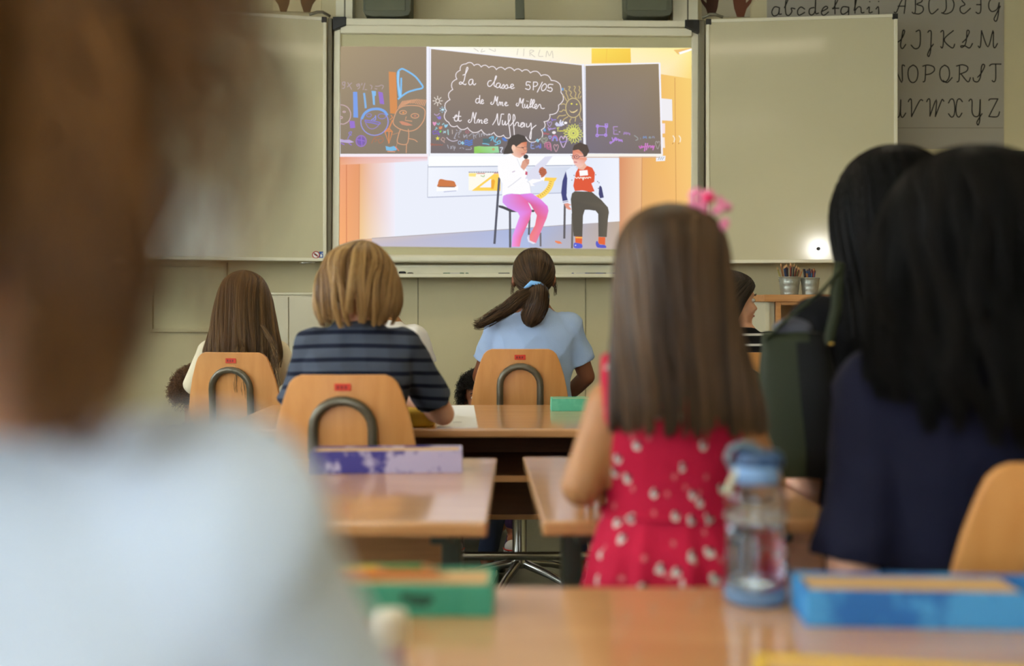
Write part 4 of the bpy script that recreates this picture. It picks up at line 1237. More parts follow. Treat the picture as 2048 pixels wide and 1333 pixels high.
# pen tray with erasers and markers
zt = PX(0, 555.5, 5.36)[2]
x0, x1 = PX(640, 0, 5.4)[0], PX(1398, 0, 5.4)[0]
tray = thing('pen_tray', 'long white pen tray on the wall under the whiteboard', 'tray', ((x0 + x1) / 2, 5.36, zt))
L2 = (x1 - x0) / 2
MB().span((-L2, -.03, 0), (L2, .088, .012)).span((-L2, -.036, 0), (L2, -.024, .02)).build('tray_shelf', M['tray'], tray, bevel=.003)
MB().span((-L2, .076, .012), (L2, .088, .066)).build('tray_back', M['tray'], tray, bevel=.004)
MB().span((-L2, .066, .058), (L2, .088, .068)).build('tray_lip', M['alu'], tray)
ztop = zt + .012
ER = mat('black_felt', (34, 32, 34), rough=.9)
for px, wd, h, lb in ((804, .042, .022, 'black board eraser on the pen tray nearest the striped-shirt child, larger of two'), (820, .036, .015, 'flat black board eraser on the pen tray, smaller of two')):
    t = thing('board_eraser', lb, 'eraser', (PX(px, 0, 5.36)[0], 5.375, ztop), group='board erasers on the pen tray')
    m = MB()
    m.loft([m.ering((0, 0, z), wd / 2 * s, .02 * s, 20, 3) for z, s in ((0, .95), (h * .5, 1), (h * .85, .9), (h, .6))]).build('eraser_body', ER, t, smooth=True)
GR, BL, WHM = mat('marker_green', (24, 92, 56), rough=.4), mat('marker_blue', (30, 52, 120), rough=.4), mat('marker_white', (196, 190, 180), rough=.4)
DKM = mat('marker_black', (30, 30, 34), rough=.4)
for px, ln, bm_, cm, lb, ang in ((893, .036, GR, GR, 'short green marker on the pen tray, near the erasers', .0), (914, .075, WHM, GR, 'white marker with green cap on the pen tray', .05), (934, .02, GR, GR, 'green marker cap on the pen tray beside the white marker', 1.3), (1008, .06, DKM, DKM, 'black marker on the pen tray half behind the ponytail girl', .02),
                                 (1146, .02, BL, BL, 'blue marker seen end-on on the pen tray, nearest the ponytail girl', 1.4), (1165, .07, WHM, BL, 'white marker with blue cap lying on the pen tray', -.04), (1187, .06, DKM, BL, 'black and blue marker on the pen tray', .03), (1204, .045, BL, DKM, 'blue marker with dark cap on the pen tray', .05), (1222, .06, WHM, BL, 'white marker with blue cap on the pen tray, nearest the girl in red', -.05)):
    t = thing('marker_pen', lb, 'marker', (PX(px, 0, 5.36)[0], 5.37, ztop + .0072), ang, group='markers on the pen tray')
    MB().tube([(-ln / 2, 0, 0), (ln * .2, 0, 0)], .007, 10).build('marker_barrel', bm_, t, smooth=False)
    MB().tube([(ln * .2, 0, 0), (ln * .5, 0, 0)], .0072, 10).build('marker_cap', cm, t, smooth=False)

# ------------------------------------------------------------------ posters
PLN = lambda x, y, z: (PX(x, y, WALL - .006)[0], WALL - .0065 - z, PX(x, y, WALL - .006)[2])


def sheet(name, pts, m, label, cat, group=None):
    o = MB().hexa([PX(x, y, WALL - .006) for x, y in pts], [(PX(x, y, WALL - .006)[0], WALL - .0005, PX(x, y, WALL - .006)[2]) for x, y in pts]).build(name, m)
    return tag(o, label, cat, group)


C8 = (1520, 0, 3.879)
up = sheet('alphabet_poster', [(1662, -150), (2008, -150), (2008, 298), (1662, 298)], M['poster_paper'], 'grey poster of cursive capital letters A to Z on the wall beside the whiteboard', 'poster', 'cursive alphabet posters')
CAPS = [[(1040, 95), (1060, 92), (1090, 20), (1130, -30), (1118, 105)], [(1070, 48), (1128, 48)], [(1180, 95), (1195, 105), (1205, 80), (1205, -30)], [(1195, -25), (1250, -20), (1255, 12), (1215, 33), (1260, 50), (1265, 85), (1235, 108), (1200, 105)],
        [(1370, -15), (1340, -30), (1312, 10), (1312, 78), (1335, 108), (1382, 70)], [(1408, 100), (1425, 97), (1445, 60), (1440, -30)], [(1430, -25), (1480, -18), (1505, 30), (1490, 85), (1445, 108), (1410, 100)],
        [(1620, -8), (1590, -30), (1565, 0), (1590, 35), (1555, 55), (1555, 90), (1585, 105), (1632, 65)], [(1680, -30), (1740, -30)], [(1712, -25), (1712, 85), (1692, 105), (1675, 95)], [(1680, 36), (1716, 36)],
        [(1860, -18), (1820, -30), (1780, 10), (1775, 60), (1800, 90), (1840, 70), (1855, 20)], [(1856, 20), (1847, 120), (1832, 165), (1815, 150), (1830, 115), (1864, 48)],
        [(1040, 238), (1062, 240), (1060, 372)], [(1045, 335), (1080, 320), (1105, 290), (1122, 245), (1110, 236), (1098, 300), (1090, 355), (1105, 378), (1130, 345)],
        [(1210, 246), (1240, 238), (1243, 330), (1230, 370), (1200, 378), (1172, 350)], [(1302, 252), (1312, 239), (1328, 248), (1326, 330), (1322, 400), (1310, 438), (1300, 425), (1318, 380), (1345, 343)],
        [(1402, 250), (1412, 238), (1424, 250), (1420, 350), (1411, 373), (1402, 362)], [(1500, 238), (1428, 308), (1490, 373), (1510, 343)], [(1570, 330), (1600, 300), (1622, 255), (1618, 236), (1605, 242), (1602, 300), (1590, 350), (1565, 369), (1558, 357), (1590, 357), (1625, 373), (1648, 338)],
        [(1693, 358), (1704, 370), (1712, 340), (1718, 238)], [(1718, 238), (1768, 365), (1808, 235), (1810, 350), (1822, 371), (1842, 338)],
        [(1040, 505), (1100, 642), (1102, 520), (1110, 505), (1122, 513)], [(1187, 505), (1155, 530), (1148, 580), (1160, 625), (1187, 642), (1215, 620), (1225, 570), (1215, 525), (1187, 505)],
        [(1265, 635), (1280, 620), (1285, 505)], [(1262, 514), (1300, 505), (1345, 518), (1352, 548), (1322, 573), (1287, 580)], [(1432, 506), (1402, 530), (1394, 578), (1406, 620), (1432, 637), (1460, 615), (1470, 570), (1460, 525), (1432, 506)], [(1420, 625), (1452, 641), (1490, 603)],
        [(1528, 635), (1544, 620), (1548, 505)], [(1524, 513), (1570, 503), (1610, 520), (1602, 553), (1552, 575)], [(1560, 575), (1612, 636), (1632, 603)], [(1688, 600), (1715, 570), (1742, 515), (1730, 499), (1718, 520), (1710, 595), (1690, 634), (1660, 630), (1652, 603)],
        [(1780, 512), (1800, 498), (1870, 498)], [(1828, 500), (1828, 610), (1815, 635), (1800, 626)], [(1040, 790), (1042, 880), (1060, 912), (1084, 890), (1092, 772), (1090, 880), (1105, 912), (1130, 878)],
        [(1150, 790), (1160, 772), (1174, 780), (1175, 906)], [(1175, 906), (1228, 800), (1248, 774), (1262, 782)], [(1293, 790), (1304, 770), (1318, 780), (1318, 902)], [(1318, 902), (1368, 772), (1360, 905)], [(1360, 905), (1400, 800), (1414, 772), (1426, 786)],
        [(1462, 800), (1480, 770), (1502, 778), (1511, 840), (1505, 893), (1485, 910), (1462, 883)], [(1570, 790), (1550, 768), (1530, 780), (1520, 840), (1525, 893), (1545, 909), (1566, 878)],
        [(1620, 785), (1634, 770), (1645, 788), (1645, 870), (1667, 905), (1700, 888), (1708, 770), (1705, 900), (1701, 950), (1690, 971), (1682, 950), (1698, 920), (1722, 883)], [(1775, 780), (1786, 769), (1845, 768)], [(1845, 768), (1775, 905)], [(1775, 905), (1840, 906), (1858, 868)]]
d2 = Drawing(PLN, 0.00002)
for s in CAPS:
    d2.stroke(s, 2.4, (44, 42, 36), C8)
for y in (256,):
    d2.stroke([(1664, y), (2006, y)], 1.0, (118, 112, 98))
d2.build('lettering', M['print'], up)
m = MB().hexa([PX(x, y, WALL - .009) for x, y in [(1534, -90), (1769, -90), (1769, 70), (1534, 70)]], [(PX(x, y, WALL - .009)[0], WALL - .0065, PX(x, y, WALL - .009)[2]) for x, y in [(1534, -90), (1769, -90), (1769, 70), (1534, 70)]])
lo = tag(m.build('alphabet_poster', M['poster_paper']), 'grey poster of cursive small letters peeking over the top of the whiteboard wing', 'poster', 'cursive alphabet posters')
LOWS = [[(150, 62), (112, 55), (90, 95), (105, 125), (140, 110), (150, 60), (147, 110), (165, 110)], [(188, 62), (215, 0), (205, -15), (196, 40), (200, 110), (225, 120), (246, 90), (240, 65), (270, 70)], [(345, 72), (315, 56), (290, 85), (300, 120), (345, 98)],
        [(418, 60), (385, 70), (380, 105), (400, 118), (425, 90), (430, -10), (428, 100), (452, 103)], [(475, 92), (522, 66), (510, 50), (485, 70), (475, 105), (495, 120), (530, 94)]]
d3 = Drawing(PLN, 0.00002)
for s in LOWS:
    d3.stroke(s, 2.4, (44, 42, 36), C8)
LOW2 = [[(565, 72), (602, 0), (590, -20), (580, 30), (580, 110)], [(560, 66), (610, 66)], [(682, 57), (640, 55), (625, 90), (640, 113), (680, 90), (686, 55), (686, 110), (675, 150), (650, 150)], [(728, 82), (746, 0), (737, -10), (735, 105)], [(737, 82), (760, 55), (780, 62), (785, 100), (806, 98)],
        [(828, 72), (846, 55), (845, 100), (870, 94)], [(848, 14), (851, 16)], [(898, 72), (916, 55), (918, 130), (900, 160)], [(917, 12), (920, 14)]]
for s in LOW2:
    d3.stroke([(x, y) for x, y in s], 2.4, (44, 42, 36), C8)
lt = d3.build('lettering', M['print'], lo)
lt.location = (0, -.0035, 0)


def hand_shape(cx, top, w_, flip):
    """A printed open hand, fingers up, in picture units."""
    q = w_ / 30.0
    P = [(-6, 24), (-12, 6), (-14, -8), (-17, -26), (-13, -28), (-9, -14), (-8, -12), (-9, -34), (-4, -35), (-2, -13), (0, -13), (0, -38), (5, -38), (5, -12), (7, -12), (9, -31), (13, -30), (12, -9), (12, -4), (18, -10), (24, -20), (27, -17), (22, -4), (13, 8), (8, 24)]
    s = -1 if flip else 1
    return [(cx + s * x * q, top + y * q) for x, y in P]


hp = []
for k, (pts, hs, lb) in enumerate((([(548, -70), (644, -70), (642, 24), (546, 22)], ((568, 2, 27, True, (112, 84, 52)), (613, 2, 28, False, (104, 78, 50))), 'white sheet with two printed brown hands above the whiteboard wing with stickers'),
                                   ([(1404, -70), (1500, -70), (1500, 34), (1404, 34)], ((1424, 10, 28, True, (72, 46, 34)), (1480, 10, 30, False, (110, 66, 46))), 'white sheet with two printed brown hands beside the alphabet posters'))):
    o = sheet('hand_poster', pts, mat('cream_paper', (222, 206, 160) if k == 0 else (178, 168, 140), rough=.8), lb, 'poster', 'posters with printed hands')
    dd = Drawing(PLN, 0.00002)
    for cx, top, w_, fl, col in hs:
        dd.poly(hand_shape(cx, top, w_, fl), col)
    dd.build('hand_print', M['print'], o)
o = sheet('picture_print', [(2027, 303), (2075, 303), (2075, 345), (2027, 345)], mat('dark_print', (58, 60, 50), rough=.6), 'small dark patterned picture on the wall below the capital letters poster', 'picture')
dd = Drawing(PLN, 0.00002)
for k in range(9):
    dd.stroke([(2031 + 5 * k, 308 + (k * 7) % 9), (2034 + 5 * k, 318), (2030 + 5 * k, 328), (2036 + 5 * k, 340)], 1.4, (120, 120, 100))
dd.build('pattern', M['print'], o)
# ------------------------------------------------------------------ wall panel and cupboard by the window side
pa = sheet('wall_panel', [(300, 526), (455, 526), (455, 665), (300, 665)], M['panel'], 'cream framed panel on the wall under the whiteboard wing with stickers', 'panel')
fr = MB()
for a, b in (((300, 526), (455, 533)), ((300, 658), (455, 665)), ((300, 526), (306, 665)), ((448, 526), (455, 665))):
    p, q = PX(a[0], a[1], WALL - .006), PX(b[0], b[1], WALL - .006)
    fr.span((p[0], WALL - .02, p[2]), (q[0], WALL - .006, q[2]))
fr.build('panel_frame', M['wall'], pa, bevel=.003)
zc = PX(0, 590, 5.4)[2]
a, b = PX(505, 0, 5.42)[0], PX(652, 0, 5.42)[0]
cb = thing('low_cabinet', 'low whitish cabinet against the wall under the whiteboard wing with stickers', 'cabinet', ((a + b) / 2, 5.42, 0))
hw = (b - a) / 2
MB().span((-hw, 0, 0), (hw, .128, zc)).build('cabinet_body', M['cab_front'], cb, bevel=.003)
MB().span((-hw - .006, -.012, zc), (hw + .006, .128, zc + .012)).build('cabinet_top', M['tray'], cb, bevel=.003)
for s in (-1, 1):
    d_ = MB().span((-hw + .01 if s < 0 else .003, -.014, .06), (-.003 if s < 0 else hw - .01, 0, zc - .012)).build('cabinet_door', M['cab_front'], cb, bevel=.002)
    MB().tube([(s * .03, -.03, zc * .6), (s * .03, -.03, zc * .75)], .005).build('door_handle', M['steel'], d_, smooth=True)

# wooden shelf unit with the two zinc pails of pencils
zs = 1.103
sx0, sx1 = PX(1529, 0, 4.74)[0], 2.3
sh = thing('shelf_unit', 'low wooden shelf unit with white side carrying two zinc pails of pencils', 'shelf', ((sx0 + sx1) / 2, 4.74, 0))
hw = (sx1 - sx0) / 2
MB().span((-hw, 0, zs - .034), (hw, .5, zs)).build('shelf_top', M['beech_edge'], sh, bevel=.003)
MB().span((-hw + .012, .03, 0), (-hw + .03, .49, zs - .034)).build('side_panel', M['tray'], sh)
MB().span((hw - .03, .03, 0), (hw - .012, .49, zs - .034)).build('side_panel', M['tray'], sh)
MB().span((-hw + .06, .012, 0), (-hw + .082, .034, zs - .034)).span((-hw + .082, .012, zs - .05), (hw - .03, .034, zs - .034)).build('front_frame', M['beech_edge'], sh, bevel=.002)
MB().span((-hw + .03, .46, 0), (hw - .03, .475, zs - .034)).build('back_panel', mat('beige_back_panel', (196, 170, 140), rough=.7), sh)
MB().span((-hw + .03, .05, .0), (-hw + .06, .07, zs - .034)).build('front_stile', M['tray'], sh)
for z in (.1, .42, .74):
    MB().span((-hw + .03, .06, z), (hw - .03, .46, z + .018)).build('shelf_board', M['beech_edge'], sh)
PCOL = [(24, 24, 26), (120, 50, 30), (40, 60, 110), (150, 96, 40), (60, 36, 26), (30, 70, 100), (176, 110, 50), (86, 30, 30), (36, 36, 60), (140, 130, 60)]
PNAME = ['black', 'red-brown', 'blue', 'tan', 'dark brown', 'teal', 'ochre', 'maroon', 'navy', 'olive']
PM = [mat(n.replace('-', '_').replace(' ', '_') + '_lacquer', c, rough=.4) for n, c in zip(PNAME, PCOL)]
LEAD = mat('pencil_wood', (206, 160, 110), rough=.7)
for bi, (px, r1, r0, h, lb) in enumerate(((1579, .051, .041, .086, 'zinc pail crammed with pencils on the shelf unit, farther from the woman in black'), (1620, .045, .036, .082, 'zinc pail of felt pens on the shelf unit, nearer the woman in black'))):
    bx = PX(px, 0, 4.9)[0]
    t = thing('zinc_pail', lb, 'pail', (bx, 4.9, zs), group='zinc pails on the shelf unit')
    prof = [(r0, 0), (r0 + .001, .003)] + [(r0 + (r1 - r0) * k / 12 + (.0012 if k in (4, 8) else 0), h * k / 12) for k in range(1, 12)] + [(r1, h - .002), (r1 + .003, h), (r1, h + .003), (r1 - .003, h), (r0 - .001, .006), (.001, .005)]
    MB().lathe(prof, n=28).build('pail_body', M['zinc'], t, smooth=True)
    MB().tube([(r1 * math.cos(a), r1 * .2 - .004, h - .008 - .04 * math.sin(a)) for a in np.linspace(0, PI, 13)], .0016, 6).build('pail_handle', M['steel'], t, smooth=True)
    rs = random.Random(bi + 3)
    n = 24 if bi == 0 else 15
    for k in range(n):
        a = 2 * PI * k / n + rs.uniform(-.2, .2)
        q = rs.uniform(.35, .95)
        ci = (k * 3 + bi) % 10 if bi == 0 else [2, 6, 5, 1, 2, 0, 6, 8, 5, 3, 2, 5, 1, 2, 6][k]
        ln = rs.uniform(.115, .15) if bi == 0 else rs.uniform(.105, .122)
        bot = Vector((r0 * .55 * q * math.cos(a), r0 * .55 * q * math.sin(a), .0085))
        tip_ = Vector((r1 * (1.35 if bi == 0 else .85) * q * math.cos(a), r1 * .8 * q * math.sin(a), .0085 + ln))
        ok = thing('pencil' if bi == 0 else 'felt_pen', '%s %s standing in the zinc pail %s from the woman in black' % (PNAME[ci], 'pencil' if bi == 0 else 'felt pen', 'farther' if bi == 0 else 'nearer'), 'pencil' if bi == 0 else 'pen', (bx + bot.x, 4.9 + bot.y, zs + bot.z), group='pencils in the zinc pail' if bi == 0 else 'felt pens in the zinc pail')
        v = tip_ - bot
        rr = .0036 if bi == 0 else .0045
        MB().tube([(0, 0, 0), v * .9], rr, 6 if bi == 0 else 10).build('pencil_barrel' if bi == 0 else 'pen_barrel', PM[ci], ok)
        MB().tube([v * .9, v * .99, v], [rr, .0012, .0006] if bi == 0 else [rr * 1.1, rr * 1.1, rr * .6], 6 if bi == 0 else 10).build('pencil_point' if bi == 0 else 'pen_cap', LEAD if bi == 0 else PM[(ci + 2) % 10], ok)


# ------------------------------------------------------------------ school desks
TZ = 0.72


def desk(label, x0, x1, y0, y1, rz=0.0, panel=True, tray=True, bar_z=None):
    cx, cy = (x0 + x1) / 2, (y0 + y1) / 2
    t = thing('school_desk', label, 'desk', (cx, cy, 0), rz, 'school desks with beech tops')
    hw, hd = (x1 - x0) / 2, (y1 - y0) / 2
    top = MB().span((-hw, -hd, TZ - .024), (hw, hd, TZ)).build('desk_top', M['beech'], t, bevel=.004, seg=3)
    MB().span((-hw + .002, -hd - .002, TZ - .022), (hw - .002, -hd + .006, TZ - .003)).build('edge_band', M['beech_edge'], top, bevel=.003)
    for s in (-1, 1):
        lx = s * (hw - .075)
        lg = MB().span((lx - .018, -.03, .05), (lx + .018, .03, TZ - .05)).build('leg', M['steel_green'], t, bevel=.004)
        MB().span((lx - .018, -hd + .04, 0.012), (lx + .018, hd - .04, .05)).build('foot_bar', M['steel_green'], lg, bevel=.006)
        MB().span((lx - .018, -hd + .06, TZ - .05), (lx + .018, hd - .06, TZ - .024)).build('top_bracket', M['steel_green'], lg, bevel=.004)
        for yy in (-hd + .06, hd - .06):
            MB().lathe([(.016, 0), (.018, .004), (.016, .013)], (lx, yy, 0), 12).build('glide', M['black'], lg, smooth=True)
    if panel:
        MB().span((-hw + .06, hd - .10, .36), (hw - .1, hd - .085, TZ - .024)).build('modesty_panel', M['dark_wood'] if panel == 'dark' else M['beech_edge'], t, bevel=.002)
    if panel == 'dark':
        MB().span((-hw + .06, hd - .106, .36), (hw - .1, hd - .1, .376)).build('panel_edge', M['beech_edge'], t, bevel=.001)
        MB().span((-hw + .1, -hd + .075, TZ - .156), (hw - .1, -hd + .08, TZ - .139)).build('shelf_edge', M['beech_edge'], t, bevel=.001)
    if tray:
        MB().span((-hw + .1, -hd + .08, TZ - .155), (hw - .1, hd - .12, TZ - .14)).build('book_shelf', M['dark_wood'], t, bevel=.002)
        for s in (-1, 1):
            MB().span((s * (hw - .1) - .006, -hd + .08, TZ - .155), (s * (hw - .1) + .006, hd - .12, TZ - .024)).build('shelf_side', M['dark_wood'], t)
    if bar_z:
        MB().tube([(-hw + .09, -.05, bar_z), (hw - .09, -.05, bar_z)], .013, 12).build('foot_rail', M['steel'], t, smooth=True)
    return t


desk('wide school desk in the front row carrying the yellow case and a pale teal box', -.80, .52, 2.68, 3.33, 0, 'dark', True, .31)
desk('school desk with the long purple pencil box on it', -1.35, -.035, 1.53, 2.17, R(-.5), True, False)
desk('school desk in front of the girl in the red flowered dress', .035, .50, 1.54, 2.19, R(2.0), False, False)
desk('nearest school desk carrying the water bottle and the green and blue boxes', -.98, 1.02, .50, 1.175, R(-.2), False, False)

# ------------------------------------------------------------------ school chairs
BACK = [(.618, .085), (.623, .12), (.636, .15), (.66, .167), (.70, .169), (.75, .162), (.80, .151), (.85, .135), (.872, .125), (.884, .113), (.890, .097)]


def chair_backrest():
    m = MB()
    nx = 13
    rows = []
    Z = np.interp(np.linspace(0, 1, 26), np.linspace(0, 1, len(BACK)), [b[0] for b in BACK])
    Hh = [np.interp(z, [b[0] for b in BACK], [b[1] for b in BACK]) for z in Z]
    F, B = [], []
    for z, h in zip(Z, Hh):
        for i in range(nx):
            x = h * (-1 + 2 * i / (nx - 1))
            y = -.205 + .55 * x * x - .09 * (z - .62)
            F.append((x, y + .006, z)); B.append((x, y - .006, z))
    n, r = len(F), len(Z)
    f = []
    for j in range(r - 1):
        for i in range(nx - 1):
            a = j * nx + i
            f.append((a, a + 1, a + nx + 1, a + nx)); f.append((n + a, n + a + nx, n + a + nx + 1, n + a + 1))
        for i in (0, nx - 1):
            a = j * nx + i
            f.append((a, a + nx, n + a + nx, n + a))
    for j in (0, r - 1):
        for i in range(nx - 1):
            a = j * nx + i
            f.append((a, a + 1, n + a + 1, n + a))
    return m.add(F + B, f)


def by(x, z):
    return -.205 + .55 * x * x - .09 * (z - .62)


def make_chair(label, loc, rz=0.0):
    t = thing('school_chair', label, 'chair', loc, rz, 'plywood school chairs')
    chair_backrest().build('backrest', M['ply'], t, bevel=.002)
    lb = MB().span((-.019, by(0, .862) - .0085, .853), (.019, by(0, .862) - .006, .870)).build('label_plate', M['red_label'], t, bevel=.001)
    m = MB()
    for k in range(3):
        m.span((-.013 + .009 * k, by(0, .862) - .0092, .858), (-.008 + .009 * k, by(0, .862) - .0085, .865))
    m.build('label_print', M['red_dark'], lb)
    # bent steel tube: an upside-down U behind the backrest that runs down and under the seat
    P = []
    for s in (1, -1):
        seq = [(s * .069, .10, .405), (s * .069, -.02, .402), (s * .069, -.19, .405), (s * .069, -.232, .45), (s * .069, by(.069, .62) - .02, .62), (s * .069, by(.069, .76) - .018, .765)]
        P += seq if s > 0 else []
    arc_ = [(.069 * math.cos(a), by(.069 * math.cos(a), .765 + .066 * math.sin(a)) - .018, .765 + .066 * math.sin(a)) for a in np.linspace(0, PI, 12)]
    left = [(-x, y, z) for x, y, z in P[::-1]]
    path = catmull(P[:-1], 5).tolist() + arc_ + catmull(left[1:], 5).tolist()
    MB().tube(path, .0115, 12).build('back_tube', M['tube'], t, smooth=True)
    m = MB()
    rings = []
    for z, s in ((.418, .94), (.414, .985), (.424, 1.0), (.434, .985), (.438, .95)):
        rings.append([(p[0], p[1], p[2] + (-.010 * max(0, p[1]) / .19 if p[1] > .1 else 0)) for p in m.ering((0, 0.0, z), .185 * s, .19 * s, 40, 3.6)])
    m.loft(rings)
    m.build('seat', M['ply'], t, smooth=True)
    MB().lathe([(.075, .404), (.075, .412), (.03, .404), (.026, .36), (.026, .12), (.034, .11), (.034, .085), (.01, .08)], n=20).build('column', M['steel'], t, smooth=True)
    for k in range(5):
        a = R(90 + 72 * k + 16)
        c, s = math.cos(a), math.sin(a)
        l = MB().tube([(c * .02, s * .02, .10), (c * .14, s * .14, .075), (c * .26, s * .26, .036)], [.017, .014, .011], 10, True).build('leg', M['steel'], t, smooth=True)
        MB().lathe([(.016, 0), (.018, .006), (.012, .026)], (c * .255, s * .255, 0), 12).build('glide', M['black'], l, smooth=True)
    return t


CH0 = make_chair('plywood school chair of the girl with the ponytail', (PX(1040, 0, 3.45)[0], 3.655, 0.012), 0)


def chair(label, loc, rz=0.0, dz=0.0):
    c = copy_tree(CH0)
    c.location = (loc[0], loc[1], loc[2] + dz)
    c.rotation_euler = (0, 0, rz)
    c['label'] = label
    if dz:
        for o in c.children:
            if o.name.split('.')[0] in ('leg', 'column'):
                o.location.z -= dz
    return c


chair('plywood school chair of the long-haired girl beside the low cabinet', (PX(487, 0, 3.45)[0], 3.655, 0), R(-9))
chair('plywood school chair half hidden behind the child in the striped shirt', (PX(778, 0, 3.45)[0], 3.655, 0))
chair('plywood school chair of the girl in the black and white striped top', (PX(1480, 0, 3.45)[0], 3.655, 0))
chair('plywood school chair of the blond child in the striped shirt', (PX(688, 0, 2.33)[0], 2.545, 0), R(0))
chair('plywood school chair of the woman in navy, cut by the edge of the view', (.705, 1.47, 0), R(3), -.035)
cj = chair('plywood school chair of the woman in black with the shoulder bag', (.72, 1.93, 0), 0, .02)
for o in cj.children:
    if o.name.startswith('leg'):
        o.rotation_euler.z = R(36)
chair('plywood school chair of the person in the pale T-shirt nearest the camera', (-.235, .42, 0), 0, 0.0)


# ------------------------------------------------------------------ things on the desks
PENC = [(206, 60, 40), (230, 180, 50), (60, 110, 180), (70, 140, 80), (214, 120, 50), (120, 70, 130)]
PCM = [mat('colour_pencil_%s' % n, c, rough=.45) for n, c in zip(('red', 'yellow', 'blue', 'green', 'orange', 'violet'), PENC)]


def pencil_box(label, c, rz, L, W, H, paint, lid=1.0, z=TZ):
    """Long wooden pencil box: painted sides, plain wooden sliding lid set into the rim."""
    t = thing('pencil_box', label, 'box', (c[0], c[1], z), rz, 'painted wooden pencil boxes')
    e = .006
    m = MB().span((-L / 2, -W / 2, 0), (L / 2, -W / 2 + e, H)).span((-L / 2, W / 2 - e, 0), (L / 2, W / 2, H)).span((-L / 2, -W / 2 + e, 0), (-L / 2 + e, W / 2 - e, H)).span((L / 2 - e, -W / 2 + e, 0), (L / 2, W / 2 - e, H)).span((-L / 2 + e, -W / 2 + e, 0), (L / 2 - e, W / 2 - e, .004))
    b = m.build('box_body', paint, t, bevel=.0012)
    x1 = -L / 2 + e + (L - 2 * e) * lid
    MB().span((-L / 2 + e, -W / 2 + e, H - .009), (x1, W / 2 - e, H - .003)).build('sliding_lid', LIDM, t, bevel=.001)
    return t


LIDM = wood_mat('pale_lid_wood', (206, 160, 104), (222, 182, 128), rough=.6)
PURP = patch_mat('worn_purple_paper', (54, 46, 128), (176, 164, 192), .50, 20, grad=.5)
TEAL = patch_mat('teal_paint', (54, 150, 122), (66, 160, 132), .5, 20)
TEAL2 = patch_mat('pale_teal_paint', (90, 186, 150), (104, 196, 160), .5, 20)
BLUE = patch_mat('brushed_blue_paint', (28, 98, 164), (66, 146, 200), .5, 14)
YELL = patch_mat('yellow_paint', (226, 182, 44), (232, 190, 60), .5, 20)
p1, p2 = PX(619, 0, 1.955), PX(921, 0, 1.985)
pencil_box('long purple pencil box with worn whitish patches on the desk behind the blond child', ((p1[0] + p2[0]) / 2, 2.005, 0), R(3.0), .298, .075, .044, PURP)
pencil_box('teal-green pencil box beside the glue stick on the nearest desk', (-.162, 1.098, 0), R(-1), .285, .075, .034, TEAL, 1.0)
gb = [o for o in SC.objects if o.get('label', '').startswith('teal-green')][0]
MB().box((.062, -.0379, .020), (.034, .0006, .008), ry=.08).box((.064, -.0379, .013), (.02, .0006, .004)).build('ink_smudge', mat('dark_smudge', (34, 84, 66), rough=.7), gb)
pencil_box('blue pencil box with brushed paint on the nearest desk beside the bottle', (.452, 1.055, 0), R(-3.5), .296, .075, .038, BLUE, .76)
pencil_box('pale teal pencil box at the far edge of the front row desk', (.235, 3.16, 0), R(1), .225, .06, .04, TEAL2)
pencil_box('yellow pencil box at the bottom edge of the view on the nearest desk', (.345, .800, 0), R(-9), .29, .06, .034, YELL)
# loose colour pencils lying on the lids of the green and blue boxes
for k, (x, y, rz, ci, z, lb) in enumerate(((-.20, 1.105, .03, 1, .034, 'yellow colour pencil lying on the teal-green pencil box'), (-.13, 1.09, -.04, 4, .034, 'orange colour pencil lying on the teal-green pencil box'), (-.15, 1.115, .02, 3, .034, 'green colour pencil lying on the teal-green pencil box'))):
    t = thing('colour_pencil', lb, 'pencil', (x, y, TZ + z + .0009), rz, 'colour pencils on the teal-green box')
    MB().tube([(-.06, 0, .0035), (.05, 0, .0035)], .0036, 6).build('pencil_barrel', PCM[ci], t)
    MB().tube([(.05, 0, .0035), (.062, 0, .0035)], [.0036, .0008], 6).build('pencil_point', LEAD, t)
# long sheet of white paper with a pencil scribble, beside the blond child's elbow
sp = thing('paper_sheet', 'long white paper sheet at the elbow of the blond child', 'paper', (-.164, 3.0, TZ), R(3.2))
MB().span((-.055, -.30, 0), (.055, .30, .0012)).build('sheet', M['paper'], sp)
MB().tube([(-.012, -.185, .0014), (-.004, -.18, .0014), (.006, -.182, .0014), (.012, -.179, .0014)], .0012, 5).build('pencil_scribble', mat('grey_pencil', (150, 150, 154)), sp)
# yellow case under the blond child's arm
yc = thing('pencil_case', 'yellow pencil case under the forearm of the blond child', 'case', (PX(826, 0, 2.80)[0], 2.850, TZ), R(6))
m = MB()
m.loft([m.ering((0, 0, z), .058 * s, .15 * s, 32, 4) for z, s in ((0, .93), (.006, 1), (.034, 1), (.046, .97), (.052, .86))]).build('case_body', YELL, yc, smooth=True)
MB().tube([(-.055, -.13, .04), (-.055, .13, .04)], .003, 6).build('zip', mat('red_zip', (200, 60, 40)), yc)
# glue stick
gs = thing('glue_stick', 'pink glue stick with white cap beside the teal-green box', 'glue stick', (PX(782, 0, .88)[0], .88, TZ))
MB().lathe([(.0125, 0), (.0135, .002), (.0135, .036), (.012, .037)], n=24).build('tube_body', mat('pink_label', (206, 150, 172), rough=.4), gs, smooth=False)
MB().lathe([(.0148, .034), (.0152, .036), (.0148, .057), (.0135, .0605), (.001, .061)], n=24).build('cap', mat('cream_cap', (236, 228, 208), rough=.4), gs, smooth=True)

